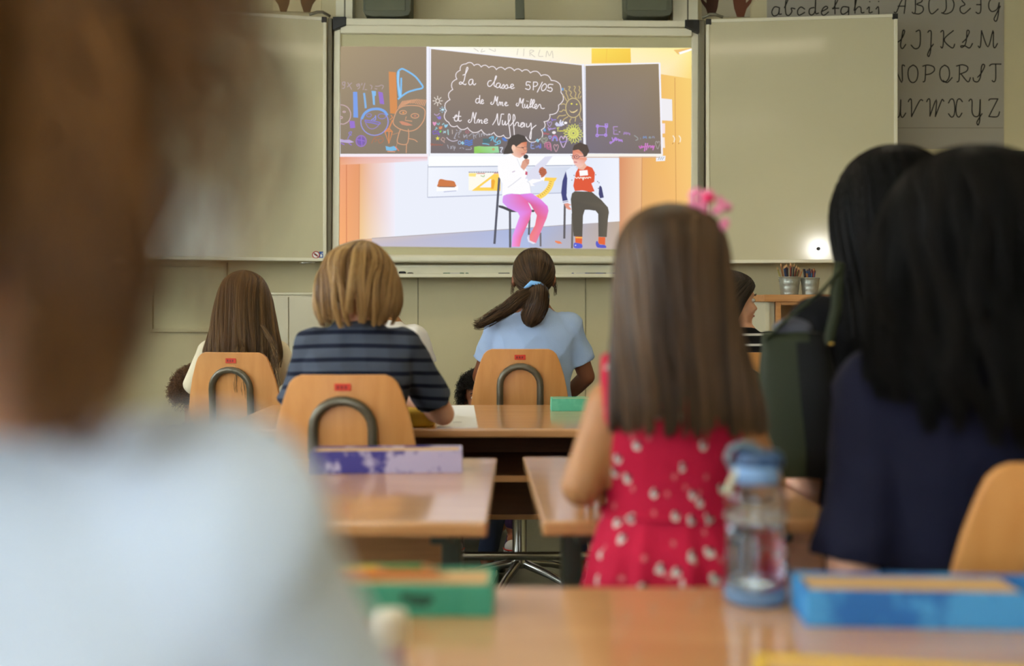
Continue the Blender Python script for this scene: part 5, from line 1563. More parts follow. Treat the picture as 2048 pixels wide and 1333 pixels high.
# water bottle
bt = thing('water_bottle', 'clear plastic water bottle with blue flip lid on the nearest desk', 'bottle', (PX(1512, 0, 1.115)[0], 1.118, TZ))
CLEAR = clear_mat('clear_plastic', (244, 248, 252), 1.0, 0.0, 1.35)
WATER = clear_mat('water', (236, 244, 250), 1.0, 0.0, 1.33)
prof = [(.030, 0), (.0345, .004), (.0350, .02), (.0338, .03), (.0332, .07), (.0325, .088), (.0338, .092), (.0338, .100), (.0325, .104), (.0345, .112), (.0340, .119), (.0300, .128), (.0245, .134), (.0235, .148)]
inner = [(r - .0013, z if i else .003) for i, (r, z) in enumerate(prof)]
MB().lathe(prof + inner[::-1] + [prof[0]], n=40, caps=False).build('bottle_body', CLEAR, bt, smooth=True)
MB().lathe([(.001, .0195), (.0325, .0195), (.0322, .03), (.0316, .07), (.031, .082), (.001, .082)], n=40).build('water', WATER, bt, smooth=True)
MB().lathe([(.0005, .0), (.030, 0), (.0345, .004), (.0352, .016), (.034, .018), (.0005, .0185)], n=40).build('tinted_base', clear_mat('blue_tinted_plastic', (150, 184, 224), .55, .2, 1.2), bt, smooth=True)
MB().lathe([(.0341, .092), (.0350, .096), (.0341, .100)], n=40, caps=False).build('grip_ring', clear_mat('frosted_ring', (220, 228, 234), .85, .2, 1.1), bt, smooth=True)
LB = mat('light_blue_plastic', (112, 148, 190), rough=.35)
DBL = mat('blue_plastic', (44, 72, 108), rough=.35)
GB = mat('grey_blue_plastic', (92, 108, 118), rough=.4)
MB().lathe([(.0245, .133), (.0268, .134), (.0268, .150), (.0255, .152), (.001, .152)], n=40).build('lid_collar', LB, bt, smooth=True)
lid = MB()
lid.loft([lid.ering((.004, 0, z), .026 * s, .023 * s, 28, 3) for z, s in ((.1515, .98), (.157, 1.0), (.164, .95), (.168, .8))])
lid.build('flip_lid', DBL, bt, smooth=True)
MB().tube([(-.026, 0, .150), (-.0305, 0, .160), (-.027, 0, .170), (-.016, 0, .1745), (-.004, 0, .173), (.006, 0, .167)], .0046, 10, True).build('carry_loop', GB, bt, smooth=True)
MB().tube([(-.024, -.010, .146), (-.0310, -.012, .132), (-.0345, -.012, .124)], .0034, 8, True).build('strap_knob', mat('cream_knob', (196, 190, 160), rough=.4), bt, smooth=True)

# handbag hanging from the shoulder of the woman in black
bag = thing('shoulder_bag', 'dark green and black leather bag hanging beside the woman in black', 'bag', (.515, 1.80, .742), R(-10))
BG, BK2 = mat('dark_green_leather', (38, 44, 24), rough=.6, spec=.25, bump=.2, bscale=220), mat('black_leather', (7, 7, 7), rough=.6, spec=.2, bump=.2, bscale=220)
m = MB()
rings = []
for z, hx, hy, ox in ((0, .070, .045, .01), (.006, .077, .05, .01), (.06, .078, .052, .008), (.14, .076, .05, 0.0), (.20, .070, .042, -.004), (.245, .064, .030, -.006), (.262, .060, .022, -.006)):
    rings.append(m.ering((ox, 0, z), hx, hy, 40, 3.6))
m.loft(rings)
body = m.build('bag_body', [BG, BK2], bag, smooth=True)
for p in body.data.polygons:
    cx = sum(body.data.vertices[i].co.x for i in p.vertices) / len(p.vertices)
    p.material_index = 1 if cx > .006 else 0
wrinkle(body.data, .006, 22, 3)
MB().tube([(-.056, -.02, .25), (-.02, -.024, .285), (.04, -.02, .335), (.068, -.012, .368), (.074, 0.0, .378)], .0075, 10, True, .5).build('shoulder_strap', BG, bag, smooth=True)
MB().tube([(.05, -.02, .245), (.062, -.022, .30), (.066, -.016, .35), (.07, -.004, .382), (.076, .03, .384), (.07, .05, .33)], .0095, 10, True, .5).build('shoulder_strap', BG, bag, smooth=True)
MB().lathe([(.004, 0), (.006, .003), (.004, .006)], (.053, -.032, .238), 12).build('brass_ring', mat('brass', (170, 140, 70), rough=.25, metal=1), bag, smooth=True)
MB().ell((-.01, 0, .268), (.035, .016, .018)).build('bag_contents', mat('grey_lining', (84, 84, 92), rough=.8), bag, smooth=True)

# the small work lamp on its stand beside the photographer (its mirror image is the bright spot on the whiteboard wing)
wlm = thing('work_lamp', 'small bright lamp on a black stand, mirrored in the whiteboard wing', 'lamp', (2.118, -.33, 0))
MB().tube([(0, 0, .04), (0, 0, 1.62)], .012, 12).build('stand_pole', M['black'], wlm, smooth=True)
MB().lathe([(.16, 0), (.165, .01), (.03, .04), (.001, .045)], n=28).build('stand_base', M['black'], wlm, smooth=True)
MB().tube([(0, -.05, 1.66), (0, .03, 1.655), (0, .055, 1.653)], [.03, .04, .05], 20).build('lamp_head', M['black'], wlm, smooth=True)


# ------------------------------------------------------------------ people
def skin_mat(name, rgb):
    m = mat(name, rgb, rough=.5, spec=.4, var=.05, vscale=14, bump=.06, bscale=300)
    b = m.node_tree.nodes['Principled BSDF']
    b.inputs['Subsurface Weight'].default_value = .12
    b.inputs['Subsurface Radius'].default_value = (.01, .004, .002)
    return m


SK_FAIR, SK_WARM, SK_TAN = skin_mat('fair_skin', (224, 166, 134)), skin_mat('warm_skin', (178, 123, 76)), skin_mat('tan_skin', (140, 86, 58))
LIPS = mat('lips', (176, 96, 88), rough=.45)
EYE = [M['eye_white'], M['iris']]


def V3(*a):
    return np.array(a, float)


def hand(mb, fingers, wrist, d, n, k, curl, side):
    """Palm into mb, five separate fingers into the list; side = lateral sign of the thumb."""
    d = d / np.linalg.norm(d)
    n = n - d * np.dot(n, d)
    n /= np.linalg.norm(n)
    lat = np.cross(d, n)
    rot = Matrix(((lat[0], d[0], n[0]), (lat[1], d[1], n[1]), (lat[2], d[2], n[2])))
    mb.ell(wrist + d * .048 * k, (.036 * k, .052 * k, .0135 * k), rot)
    mb.ell(wrist + d * .026 * k + lat * side * .020 * k - n * .006 * k, (.016 * k, .03 * k, .013 * k), rot)
    for i, (o, ln) in enumerate(((-.028, .060), (-.0095, .074), (.0095, .079), (.028, .070))):
        base = wrist + d * .078 * k + lat * (o * side) * k
        out = d + lat * side * o * 2.4
        P = [base]
        a = curl * .35
        for s in (.42, .33, .25):
            dd = out * math.cos(a) - n * math.sin(a)
            P.append(P[-1] + dd / np.linalg.norm(dd) * ln * s * k)
            a += curl * (.75 + .1 * i)
        fingers.append((P, [.0088 * k, .0080 * k, .0072 * k, .0058 * k]))
    b = wrist + d * .022 * k + lat * side * .028 * k
    t1 = d * .62 + lat * side * .75 - n * .18
    t2 = d * .85 + lat * side * .42 - n * .3
    p1 = b + t1 / np.linalg.norm(t1) * .036 * k
    p2 = p1 + t2 / np.linalg.norm(t2) * .028 * k
    fingers.append(([b, p1, p2, p2 + t2 / np.linalg.norm(t2) * .014 * k], [.0115 * k, .0098 * k, .0088 * k, .0066 * k]))


TORSO = [(0.0, .66, .46), (.06, .88, .60), (.16, .94, .62), (.30, .88, .56), (.46, .76, .50), (.62, .80, .52), (.78, .88, .55), (.88, .92, .52), (.95, .84, .44), (1.0, .66, .37), (1.05, .44, .31), (1.09, .34, .29)]


def person(label, loc, rz, top, hh, sw, seat=None, lean=0.0, yaw=0.0, head_off=(0, 0), k=.84, elbow=None, wrist=None, skin=None, shirt=None, sleeve=.55, shirt_len=.05,
           pants=None, shoe=None, hair=None, hair_m=None, legs='sit', voxel=.006, curl=.5, collar=True, wr=.006, loose=.010, feet=.40, nk=1.32, toe=None, spread=.01):
    t = thing('person', label, 'person', loc, rz)
    z0 = seat if seat is not None else top * .455
    zs = top - hh * nk
    Ht = zs - z0
    cy = lambda z: lean * max(0, min(1.2, (z - z0) / Ht)) ** 1.2
    hs = hh / .225
    HC = V3(head_off[0], cy(zs) + .012 * hs + head_off[1], top - hh / 2 - .004)
    ry = Matrix.Rotation(yaw, 3, 'Z')

    def hp(x, y, z):
        v = ry @ Vector((x * hs, y * hs, z * hs))
        return V3(HC[0] + v.x, HC[1] + v.y, HC[2] + v.z)
    mb, fingers = MB(), []
    mb.loft([mb.ering((0, cy(z0 + f * Ht), z0 + f * Ht), a * sw, b * sw, 28, 2.3) for f, a, b in TORSO])
    mb.tube([(0, cy(zs) - .005, zs - .03), ((HC[0]) * .5, (cy(zs) + HC[1]) / 2 - .004, zs + .03), (HC[0], HC[1] - .012, HC[2] - .03 * hs)], [.062 * hs, .052 * hs, .054 * hs], 16)
    # head
    mb.ell(hp(0, -.010, .022), (.074 * hs, .093 * hs, .088 * hs), ry, 24, 16)
    mb.ell(hp(0, .026, -.030), (.060 * hs, .066 * hs, .074 * hs), ry, 20, 14)
    mb.ell(hp(0, .062, -.086), (.030 * hs, .026 * hs, .022 * hs), ry)
    mb.ell(hp(0, .060, .028), (.054 * hs, .030 * hs, .022 * hs), ry)
    for s in (-1, 1):
        mb.ell(hp(s * .036, .058, -.034), (.022 * hs, .026 * hs, .024 * hs), ry)
        mb.ell(hp(s * .077, -.006, -.012), (.010 * hs, .019 * hs, .031 * hs), ry @ Matrix.Rotation(s * .35, 3, 'Z'))
    mb.tube([hp(0, .078, .012), hp(0, .094, -.012), hp(0, .106, -.030), hp(0, .094, -.038)], [.009 * hs, .010 * hs, .013 * hs, .010 * hs], 10, True)
    mb.ell(hp(0, .080, -.060), (.023 * hs, .014 * hs, .010 * hs), ry)
    # arms
    J = {}
    for s in (-1, 1):
        sh = V3(s * (sw - .040 * k), cy(zs), zs - .036 * k)
        e = V3(*elbow[s]) if elbow else V3(s * (sw + .02), cy(zs) + .02, zs - .27 * k / .84)
        w_ = V3(*wrist[s]) if wrist else V3(s * (sw - .04), .26, e[2] - .05)
        J[s] = (sh, e, w_)
        m1 = (sh * .62 + e * .38); m2 = (e * .7 + w_ * .3)
        mb.tube([sh, m1, e], [.050 * k, .043 * k, .037 * k], 14, True)
        mb.tube([e, m2, w_], [.037 * k, .036 * k, .0235 * k], 14, True)
        d = w_ - e
        hand(mb, fingers, w_ + d / np.linalg.norm(d) * .004, d, V3(0, .15, 1), k, curl, -s)
    # legs
    hipx = .50 * sw
    L = {}
    for s in (-1, 1):
        if legs == 'sit':
            P = [V3(s * hipx, .03, z0 + .085 * k), V3(s * (hipx + .015), .42 * k / .84 * .84 + .02, z0 + .075 * k), V3(s * (hipx + spread), feet * k, .085)]
        elif legs == 'stand':
            P = [V3(s * hipx, 0, z0 + .03), V3(s * (hipx + .005), .012, z0 * .54), V3(s * (hipx), -.012, .075)]
        else:
            P = [V3(s * hipx, .03, z0 + .085 * k), V3(s * .11, .27, .36), V3(s * .12 - .026, .30, .085)]
        L[s] = P
        mid = (P[0] + P[1]) / 2
        calf = P[1] * .62 + P[2] * .38 + V3(0, -.012, 0)
        mb.tube([P[0], mid, P[1]], [.080 * k, .072 * k, .054 * k], 16, True)
        mb.tube([P[1], calf, P[2]], [.053 * k, .050 * k, .034 * k], 14, True)
        mb.tube([P[2] + V3(0, -.03 * k, -.035), P[2] + V3(0, .05 * k, -.045), P[2] + V3(0, .13 * k, -.058)], [.032 * k, .033 * k, .022 * k], 12, True)
    me = mb.fuse(voxel, 5)
    bm = bmesh.new()
    bm.from_mesh(me)
    fm = MB()
    for P, r in fingers:
        fm.tube(catmull(P, 4), np.interp(np.linspace(0, 1, 4 * (len(P) - 1) + 1), np.linspace(0, 1, len(r)), r), 10, True)
    f2 = bpy.data.meshes.new('f')
    f2.from_pydata(fm.v, [], fm.f)
    bm.from_mesh(f2)
    bmesh.ops.recalc_face_normals(bm, faces=bm.faces)
    bm.to_mesh(me)
    bm.free()
    bpy.data.meshes.remove(f2)
    me.polygons.foreach_set('use_smooth', np.ones(len(me.polygons), dtype=bool))
    mesh_obj('body', me, skin, t)
    # face
    for s in (-1, 1):
        e = MB().ell(hp(s * .031, .0735, .004), (.0128 * hs, .0115 * hs, .0085 * hs), ry, 16, 12)
        e.cur = 1
        e.ell(hp(s * .031, .0818, .004), (.0062 * hs, .0042 * hs, .0072 * hs), ry, 12, 8)
        e.build('eye', EYE, t, smooth=True)
        MB().tube([hp(s * .017, .0905, .024), hp(s * .032, .0900, .029), hp(s * .048, .078, .023)], [.0026 * hs, .003 * hs, .0014 * hs], 8, True).build('eyebrow', hair_m or M['iris'], t, smooth=True)
    MB().tube([hp(-.020, .0885, -.060), hp(-.008, .0945, -.0575), hp(.008, .0945, -.0575), hp(.020, .0885, -.060)], [.0022 * hs, .0048 * hs, .0048 * hs, .0022 * hs], 8, True).build('lips', LIPS, t, smooth=True)
    # clothes
    if shirt is not None:
        c = MB()
        lo = loose
        rg = [(f, a, b) for f, a, b in TORSO if f >= shirt_len and f <= 1.0]
        f0 = shirt_len
        a0 = np.interp(f0, [q[0] for q in TORSO], [q[1] for q in TORSO]); b0 = np.interp(f0, [q[0] for q in TORSO], [q[2] for q in TORSO])
        rings = [c.ering((0, cy(z0 + f0 * Ht), z0 + f0 * Ht), a0 * sw + lo + .004, b0 * sw + lo + .004, 32, 2.4)]
        for f, a, b in rg:
            a2 = max(a, .80) if .3 < f < .9 else a
            rings.append(c.ering((0, cy(z0 + f * Ht), z0 + f * Ht + .004), a2 * sw + lo, b * sw + lo, 32, 2.4))
        if collar:
            rings.append(c.ering((HC[0] * .1, cy(zs), zs + .04 * Ht), .48 * sw + .008, .34 * sw + .006, 32))
            rings.append(c.ering((HC[0] * .2, cy(zs) + .003, zs + .075 * Ht), .058 * hs + .006, .058 * hs + .006, 32))
        c.loft(rings)
        for s in (-1, 1):
            sh, e, w_ = J[s]
            if sleeve <= 0:
                continue
            if sleeve <= 1:
                en = sh + (e - sh) * sleeve
                m1 = sh + (e - sh) * sleeve * .5
                c.tube([sh + V3(-s * .03 * k, 0, .0), sh, m1, en], [.052 * k + lo, .054 * k + lo, .050 * k + lo, .048 * k + lo * 1.3], 18)
                c.ell(sh, (.056 * k + lo, .054 * k + lo, .052 * k + lo))
            else:
                en = e + (w_ - e) * (sleeve - 1)
                c.tube([sh + V3(-s * .03 * k, 0, 0), sh, (sh + e) / 2, e], [.052 * k + lo, .054 * k + lo, .049 * k + lo, .042 * k + lo], 18, True)
                c.tube([e, en], [.042 * k + lo, .036 * k + lo], 16, True)
                c.ell(sh, (.056 * k + lo, .054 * k + lo, .052 * k + lo))
        sm = c.fuse(.006, 7)
        wrinkle(sm, wr, 13, int(abs(loc[0]) * 100) + 3, .8)
        mesh_obj('shirt', sm, shirt, t)
    if pants is not None:
        c = MB()
        c.loft([c.ering((0, cy(z0 + f * Ht), z0 + f * Ht + (-.004 if f == 0 else 0)), a * sw + .007, b * sw + .007, 28, 2.3) for f, a, b in TORSO[:4]])
        for s in (-1, 1):
            P = L[s]
            c.tube([P[0], (P[0] + P[1]) / 2, P[1]], [.086 * k, .080 * k, .062 * k], 16, True)
            c.tube([P[1], P[1] * .5 + P[2] * .5, P[2] + V3(0, 0, .03)], [.062 * k, .060 * k, .050 * k], 16, True)
        pm = c.fuse(.008, 6)
        wrinkle(pm, .006, 16, 7)
        mesh_obj('trousers', pm, pants, t)
    if shoe is not None:
        for s in (-1, 1):
            A = L[s][2]
            c = MB()
            q = k
            y0 = A[1]
            rings = []
            for yy, hx, z1 in ((-.055, .018, .05), (-.05, .028, .075), (-.02, .034, .092), (.02, .036, .085), (.06, .040, .068), (.10, .043, .055), (.14, .038, .045), (.165, .022, .035)):
                ring = []
                for j in range(16):
                    a = 2 * PI * j / 16
                    ring.append((A[0] + hx * q * math.cos(a), y0 + yy * q, .012 + (z1 * q - .012) * (.5 + .5 * math.sin(a)) if math.sin(a) > -.99 else .012))
                rings.append(ring)
            c.loft(rings)
            so = c.build('shoe', shoe[0], t, smooth=True)
            if toe:
                MB().ell((A[0], y0 + .128 * q, .034), (.041 * q, .048 * q, .027)).build('toe_cap', toe[0], so, smooth=True)
                MB().tube([(A[0] + .047 * q * math.cos(a), y0 + (.118 + .058 * math.sin(a)) * q, .026) for a in np.linspace(0, PI, 12)], .0028, 6).build('toe_stripe', toe[1], so, smooth=True)
            sl = MB()
            sl.loft([[(A[0] + q * x * w1, y0 + q * y, z) for x, y in ((.0, -.062), (.026, -.05), (.034, 0), (.040, .06), (.046, .11), (.036, .155), (.0, .178), (-.036, .155), (-.046, .11), (-.040, .06), (-.034, 0), (-.026, -.05))] for z, w1 in ((0.002, .96), (.006, 1.0), (.02, 1.0))])
            sl.build('shoe_sole', shoe[1], so)
    if hair is not None:
        parts = hair(HC, hs, top, zs, cy, hp)
        V, Q, T = merge(parts)
        hm = quad_mesh('hair', V, Q)
        hm.attributes.new('tone', 'FLOAT', 'POINT').data.foreach_set('value', T.astype(np.float32))
        mesh_obj('hair', hm, hair_m, t)
    return t, HC, J, L


H_BROWN = hair_mat('chestnut_hair', (66, 40, 18), (122, 78, 36), (170, 116, 60))
H_BROWN2 = hair_mat('brown_hair', (38, 25, 13), (69, 48, 28), (110, 81, 51))
H_MOUSE = hair_mat('light_brown_hair', (58, 40, 21), (92, 66, 36), (132, 100, 58))
H_BLOND = hair_mat('dark_blond_hair', (70, 44, 20), (140, 102, 56), (204, 164, 104))
H_BLACK = hair_mat('black_hair', (4, 4, 3), (8, 7, 6), (20, 16, 12), .55, .12)
H_DARK = hair_mat('dark_brown_hair', (18, 13, 10), (38, 28, 22), (66, 50, 38))
H_CURL = hair_mat('black_curls', (8, 7, 6), (20, 17, 14), (40, 33, 26))
H_CURLB = hair_mat('brown_curls', (62, 40, 24), (104, 70, 44), (140, 100, 66))
WHITE_SOLE = mat('white_rubber', (210, 206, 198), rough=.6)
PURP_SHOE = mat('purple_canvas', (60, 34, 76), rough=.8)
BLACK_SHOE = mat('dark_shoe', (30, 30, 34), rough=.6)
JEANS = mat('blue_denim', (48, 60, 88), rough=.9, bump=.3, bscale=300)
DKPANTS = mat('dark_trousers', (28, 28, 32), rough=.9)

# --- girl with the ponytail, light blue T-shirt
sh_blue = mat('light_blue_cotton', (170, 192, 226), rough=.9, spec=.15, bump=.2, bscale=240)


def hair_pony(HC, hs, top, zs, cy, hp):
    parts = []
    # strands combed over the skull to the tie at the nape, tie a little to the right of centre
    tie = hp(.008, -.098, -.050)
    rs = np.random.RandomState(4)
    n, seg = 2600, 16
    th = rs.uniform(-PI, PI, n)
    el = rs.uniform(-.35, 1.45, n)
    el = np.where(np.abs(th) > 1.6, np.maximum(el, .55), el)
    c = np.array(hp(0, -.010, .020))
    rad = np.array([.081, .101, .093]) * hs
    d0 = np.stack([np.sin(th) * np.cos(el), -np.cos(th) * np.cos(el), np.sin(el)], 1)
    td = (tie - c) / rad
    td /= np.linalg.norm(td)
    k = np.linspace(0, 1, seg)[None, :, None]
    om = np.arccos(np.clip(d0 @ td, -1, 1))[:, None, None]
    S = (np.sin((1 - k) * om) * d0[:, None, :] + np.sin(k * om) * td) / np.sin(om)
    jit = rs.uniform(.97, 1.035, n)[:, None, None] + .012 * np.sin(th * 9)[:, None, None] * np.sin(k * PI)
    P = c + S * rad * jit
    parts.append(strands_mesh(P, .0011))
    # skull cap under the strands
    m = MB()
    nu, nv = 30, 16
    V = []
    for i in range(nv):
        e = R(88) - R(118) * i / (nv - 1)
        lim = PI if e > .5 else 2.05
        for j in range(nu):
            a = lim * (-1 + 2 * j / (nu - 1))
            V.append(c + rad * .975 * np.array([math.sin(a) * math.cos(e), -math.cos(a) * math.cos(e), math.sin(e)]))
    I = np.arange(nu * nv).reshape(nv, nu)
    Q = np.stack([I[:-1, :-1], I[:-1, 1:], I[1:, 1:], I[1:, :-1]], -1).reshape(-1, 4)
    parts.append((np.array(V), Q))
    # the bun loop and the tail sweeping off to the left
    b1 = [hp(.008, -.096, -.045), hp(.014, -.128, -.066), hp(.006, -.142, -.112), hp(-.014, -.134, -.160), hp(-.024, -.122, -.188)]
    parts += [core(b1, [.020, .036, .040, .034, .010]), bundle(b1, [.024, .041, .046, .038, .010], 520, 7, .0011, tip=.06)]
    b2 = [hp(-.004, -.108, -.060), hp(-.050, -.134, -.084), hp(-.095, -.130, -.118), hp(-.145, -.124, -.148), hp(-.205, -.112, -.182), hp(-.235, -.105, -.182)]
    parts += [core(b2[:4], [.018, .022, .014, .004]), bundle(b2, [.022, .029, .026, .022, .017, .012], 420, 8, .0010, wave=.012, tip=.45)]
    for s in (-1, 1):
        parts.append(bundle([hp(s * .072, -.02, .02), hp(s * .083, -.012, -.03), hp(s * .084, -.008, -.075)], [.006, .006, .003], 26, 9 + s, .0008, tip=.3))
    return parts


pp, HCE, JE, LE = person('girl with brown ponytail and light blue T-shirt, seated seen from behind', (PX(1068, 0, 3.6)[0], 3.61, 0), 0, 1.262, .208, .158, .43, lean=.02, k=.84,
                         elbow={-1: (-.195, .06, .79), 1: (.195, .06, .79)}, wrist={-1: (-.09, .25, .66), 1: (.09, .25, .66)}, nk=1.22, feet=.22, spread=.095, skin=SK_TAN, shirt=sh_blue, sleeve=.72, pants=JEANS, shoe=(BLACK_SHOE, WHITE_SOLE), hair=hair_pony, hair_m=H_BROWN2, loose=.014, wr=.008)
hb = MB()
c_ = HCE + V3(.008, -.100, -.046)
hb.tube([c_ + V3(-.040, -.004, .004), c_ + V3(-.018, -.020, .022), c_ + V3(.008, -.024, .018), c_ + V3(.030, -.014, 0), c_ + V3(.040, .002, -.028)], [.006, .0095, .0095, .0095, .006], 12, True)
hb.build('hair_band', mat('sky_blue_band', (120, 176, 226), rough=.7, bump=.4, bscale=400), pp, smooth=True)

# --- blond child, striped shirt
STRIPE = stripe_mat('slate_striped_knit', (76, 82, 94), (26, 30, 46), .0335, .32, .1, .25)


def hair_blond(HC, hs, top, zs, cy, hp):
    t0 = top + .012
    g = lambda z, cx, oy, rx, ry, th: (z, HC[0] + cx, HC[1] + oy, rx, ry, th)
    rings = [g(t0, .012, -.012, .004, .004, PI), g(t0 - .008, .008, -.012, .035, .040, PI), g(t0 - .030, 0, -.012, .068, .080, PI), g(t0 - .062, 0, -.012, .088, .100, 2.7), g(t0 - .10, 0, -.012, .100, .110, 2.1),
             g(t0 - .145, 0, -.012, .104, .112, 1.85), g(t0 - .185, 0, -.012, .098, .104, 1.75), g(t0 - .225, 0, -.014, .084, .092, 1.6)]
    return hair_from_rings(rings, 4600, 11, .0012, 16, .26, .05, .8, 22, .92, 1.04, .30, 6.0, .92, .12)


pc, HCC, JC, LC = person('blond child in a slate-blue striped shirt leaning on the front row desk', (-.392, 2.475, 0), 0, 1.205, .208, .144, .43, lean=.075, yaw=R(-4), k=.86,
                         elbow={-1: (-.185, .13, .745), 1: (.206, .225, .757)}, wrist={-1: (-.05, .33, .80), 1: (.04, .36, .815)}, nk=1.10, skin=SK_FAIR, shirt=STRIPE, sleeve=.78, pants=DKPANTS, shoe=(BLACK_SHOE, WHITE_SOLE), hair=hair_blond, hair_m=H_BLOND, loose=.013, wr=.007, voxel=.005)

# --- long-haired girl far from the aisle
sh_cream = mat('cream_cotton', (224, 210, 178), rough=.9, spec=.15)


def hair_left(HC, hs, top, zs, cy, hp):
    t0 = top + .008
    g = lambda z, cx, oy, rx, ry, th: (z, HC[0] + cx, HC[1] + oy, rx, ry, th)
    rings = [g(t0, 0, -.01, .004, .004, PI), g(t0 - .008, 0, -.01, .034, .038, PI), g(t0 - .030, 0, -.01, .064, .078, PI), g(t0 - .065, 0, -.012, .083, .098, 2.5), g(t0 - .11, .002, -.016, .096, .108, 2.1), g(t0 - .17, .006, -.035, .108, .106, 1.9),
             g(t0 - .23, .012, -.060, .120, .096, 1.7), g(t0 - .29, .016, -.074, .136, .090, 1.5), g(t0 - .36, .014, -.078, .140, .086, 1.35)]
    parts = hair_from_rings(rings, 3600, 21, .0012, 18, .26, .03, .7, 26, .93, 1.04, .3, 6, .92)
    for i, (x, e) in enumerate(((.02, -.43), (.045, -.45), (.15, -.40), (.155, -.38), (.162, -.42))):
        parts.append(bundle([(HC[0] + x * .6, HC[1] - .13, t0 - .20), (HC[0] + x * .9, HC[1] - .165, t0 - .26), (HC[0] + x, HC[1] - .207, t0 - .30), (HC[0] + x + .01, HC[1] - .222, t0 + e)], [.006, .006, .003], 22, 40 + i, .0010, wave=.007, tip=.3))
    return parts


person('girl with long light brown hair over her chair, beside the low cabinet', (PX(483, 0, 3.6)[0], 3.615, 0), 0, 1.172, .200, .150, .43, lean=.02, k=.80, skin=SK_FAIR, shirt=sh_cream, sleeve=1.4, pants=JEANS, shoe=(BLACK_SHOE, WHITE_SOLE), hair=hair_left, hair_m=H_MOUSE,
       elbow={-1: (-.19, .05, .76), 1: (.19, .05, .76)}, wrist={-1: (-.09, .24, .64), 1: (.09, .24, .64)})

# --- child hidden behind the blond one
sh_white = mat('white_cotton', (232, 228, 220), rough=.9, spec=.15)


def hair_short(HC, hs, top, zs, cy, hp):
    t0 = top + .01
    g = lambda z, oy, rx, ry, th: (z, HC[0], HC[1] + oy, rx, ry, th)
    rings = [g(t0, -.01, .004, .004, PI), g(t0 - .008, -.01, .036, .042, PI), g(t0 - .030, -.01, .066, .082, PI), g(t0 - .065, -.012, .080, .098, 2.3), g(t0 - .105, -.014, .082, .098, 1.75), g(t0 - .15, -.018, .074, .086, 1.4)]
    return hair_from_rings(rings, 1800, 31, .0011, 10, .25, .03, .3, 30, .93, 1.05, .6, 5, .94)


person('dark-haired child in a white T-shirt mostly hidden behind the blond child', (PX(768, 0, 3.6)[0], 3.61, 0), 0, 1.19, .200, .140, .43, lean=.02, nk=1.12, head_off=(-.045, 0), k=.80, skin=SK_WARM, shirt=sh_white, sleeve=.6, pants=JEANS, shoe=(BLACK_SHOE, WHITE_SOLE), hair=hair_short, hair_m=H_DARK,
       elbow={-1: (-.17, .05, .76), 1: (.17, .05, .76)}, wrist={-1: (-.09, .24, .64), 1: (.09, .24, .64)})


# --- two curly-haired children sitting on the floor in front
def hair_curl(HC, hs, top, zs, cy, hp):
    c = hp(0, -.012, .026)
    m = MB().ell(c, (.084 * hs, .10 * hs, .095 * hs), None, 24, 16)
    parts = [(np.array(m.v), np.array([f for f in m.f if len(f) == 4]))]
    parts[0] = (parts[0][0], np.array([q for q in parts[0][1] if not (np.mean([m.v[i][1] for i in q]) > c[1] + .03 and np.mean([m.v[i][2] for i in q]) < c[2] + .02)]))
    parts.append(curls(c, np.array([.105, .118, .112]) * hs, 1500, 17, -.45, .009, .05, .0013, .35))
    return parts


person('child with black curly hair sitting on the floor beyond the ponytail girl', (-.145, 4.62, 0), PI, .738, .200, .140, 0.0, lean=.06, k=.80, skin=SK_TAN, shirt=mat('dark_tee', (40, 40, 46), rough=.9), sleeve=.6, pants=PURP_SHOE, shoe=(PURP_SHOE, WHITE_SOLE), hair=hair_curl, hair_m=H_CURL, toe=(WHITE_SOLE, M['red_label']), legs='floor',
       elbow={-1: (-.17, .12, .28), 1: (.17, .12, .28)}, wrist={-1: (-.10, .27, .40), 1: (.10, .27, .40)})
person('child with brown curly hair sitting on the floor beyond the long-haired girl', (PX(366, 0, 4.35)[0], 4.40, 0), R(-20), .762, .200, .140, 0.0, lean=.06, k=.80, skin=SK_WARM, shirt=mat('brown_tee', (96, 70, 50), rough=.9), sleeve=.6, pants=JEANS, shoe=(BLACK_SHOE, WHITE_SOLE), hair=hair_curl, hair_m=H_CURLB, legs='floor',
       elbow={-1: (-.17, .12, .28), 1: (.17, .12, .28)}, wrist={-1: (-.10, .27, .40), 1: (.10, .27, .40)})

# --- girl in profile, black and white striped top
BWSTR = stripe_mat('black_white_knit', (24, 23, 24), (206, 200, 190), .036, .22, .2)


def hair_profile(HC, hs, top, zs, cy, hp):
    t0 = top + .008
    y = R(-72)

    def g(z, ox, oy, rx, ry, th):
        return (z, ox, oy, rx, ry, th)
    rings = [g(t0, 0, -.01, .004, .004, PI), g(t0 - .008, 0, -.01, .034, .038, PI), g(t0 - .030, 0, -.01, .064, .078, PI), g(t0 - .065, 0, -.012, .079, .098, 2.35), g(t0 - .11, 0, -.018, .083, .102, 1.85), g(t0 - .17, 0, -.03, .084, .096, 1.65), g(t0 - .23, 0, -.05, .090, .085, 1.5), g(t0 - .30, 0, -.07, .10, .07, 1.35)]
    out = []
    for V, Q, T in hair_from_rings(rings, 2200, 51, .0011, 15, .2, .02, .4, 30, .94, 1.03, .3, 6, .94):
        c, s = math.cos(y), math.sin(y)
        V = V.copy()
        x0, y0 = V[:, 0].copy(), V[:, 1].copy()
        V[:, 0] = HC[0] + c * x0 - s * y0
        V[:, 1] = HC[1] + s * x0 + c * y0
        out.append((V, Q, T))
    return out


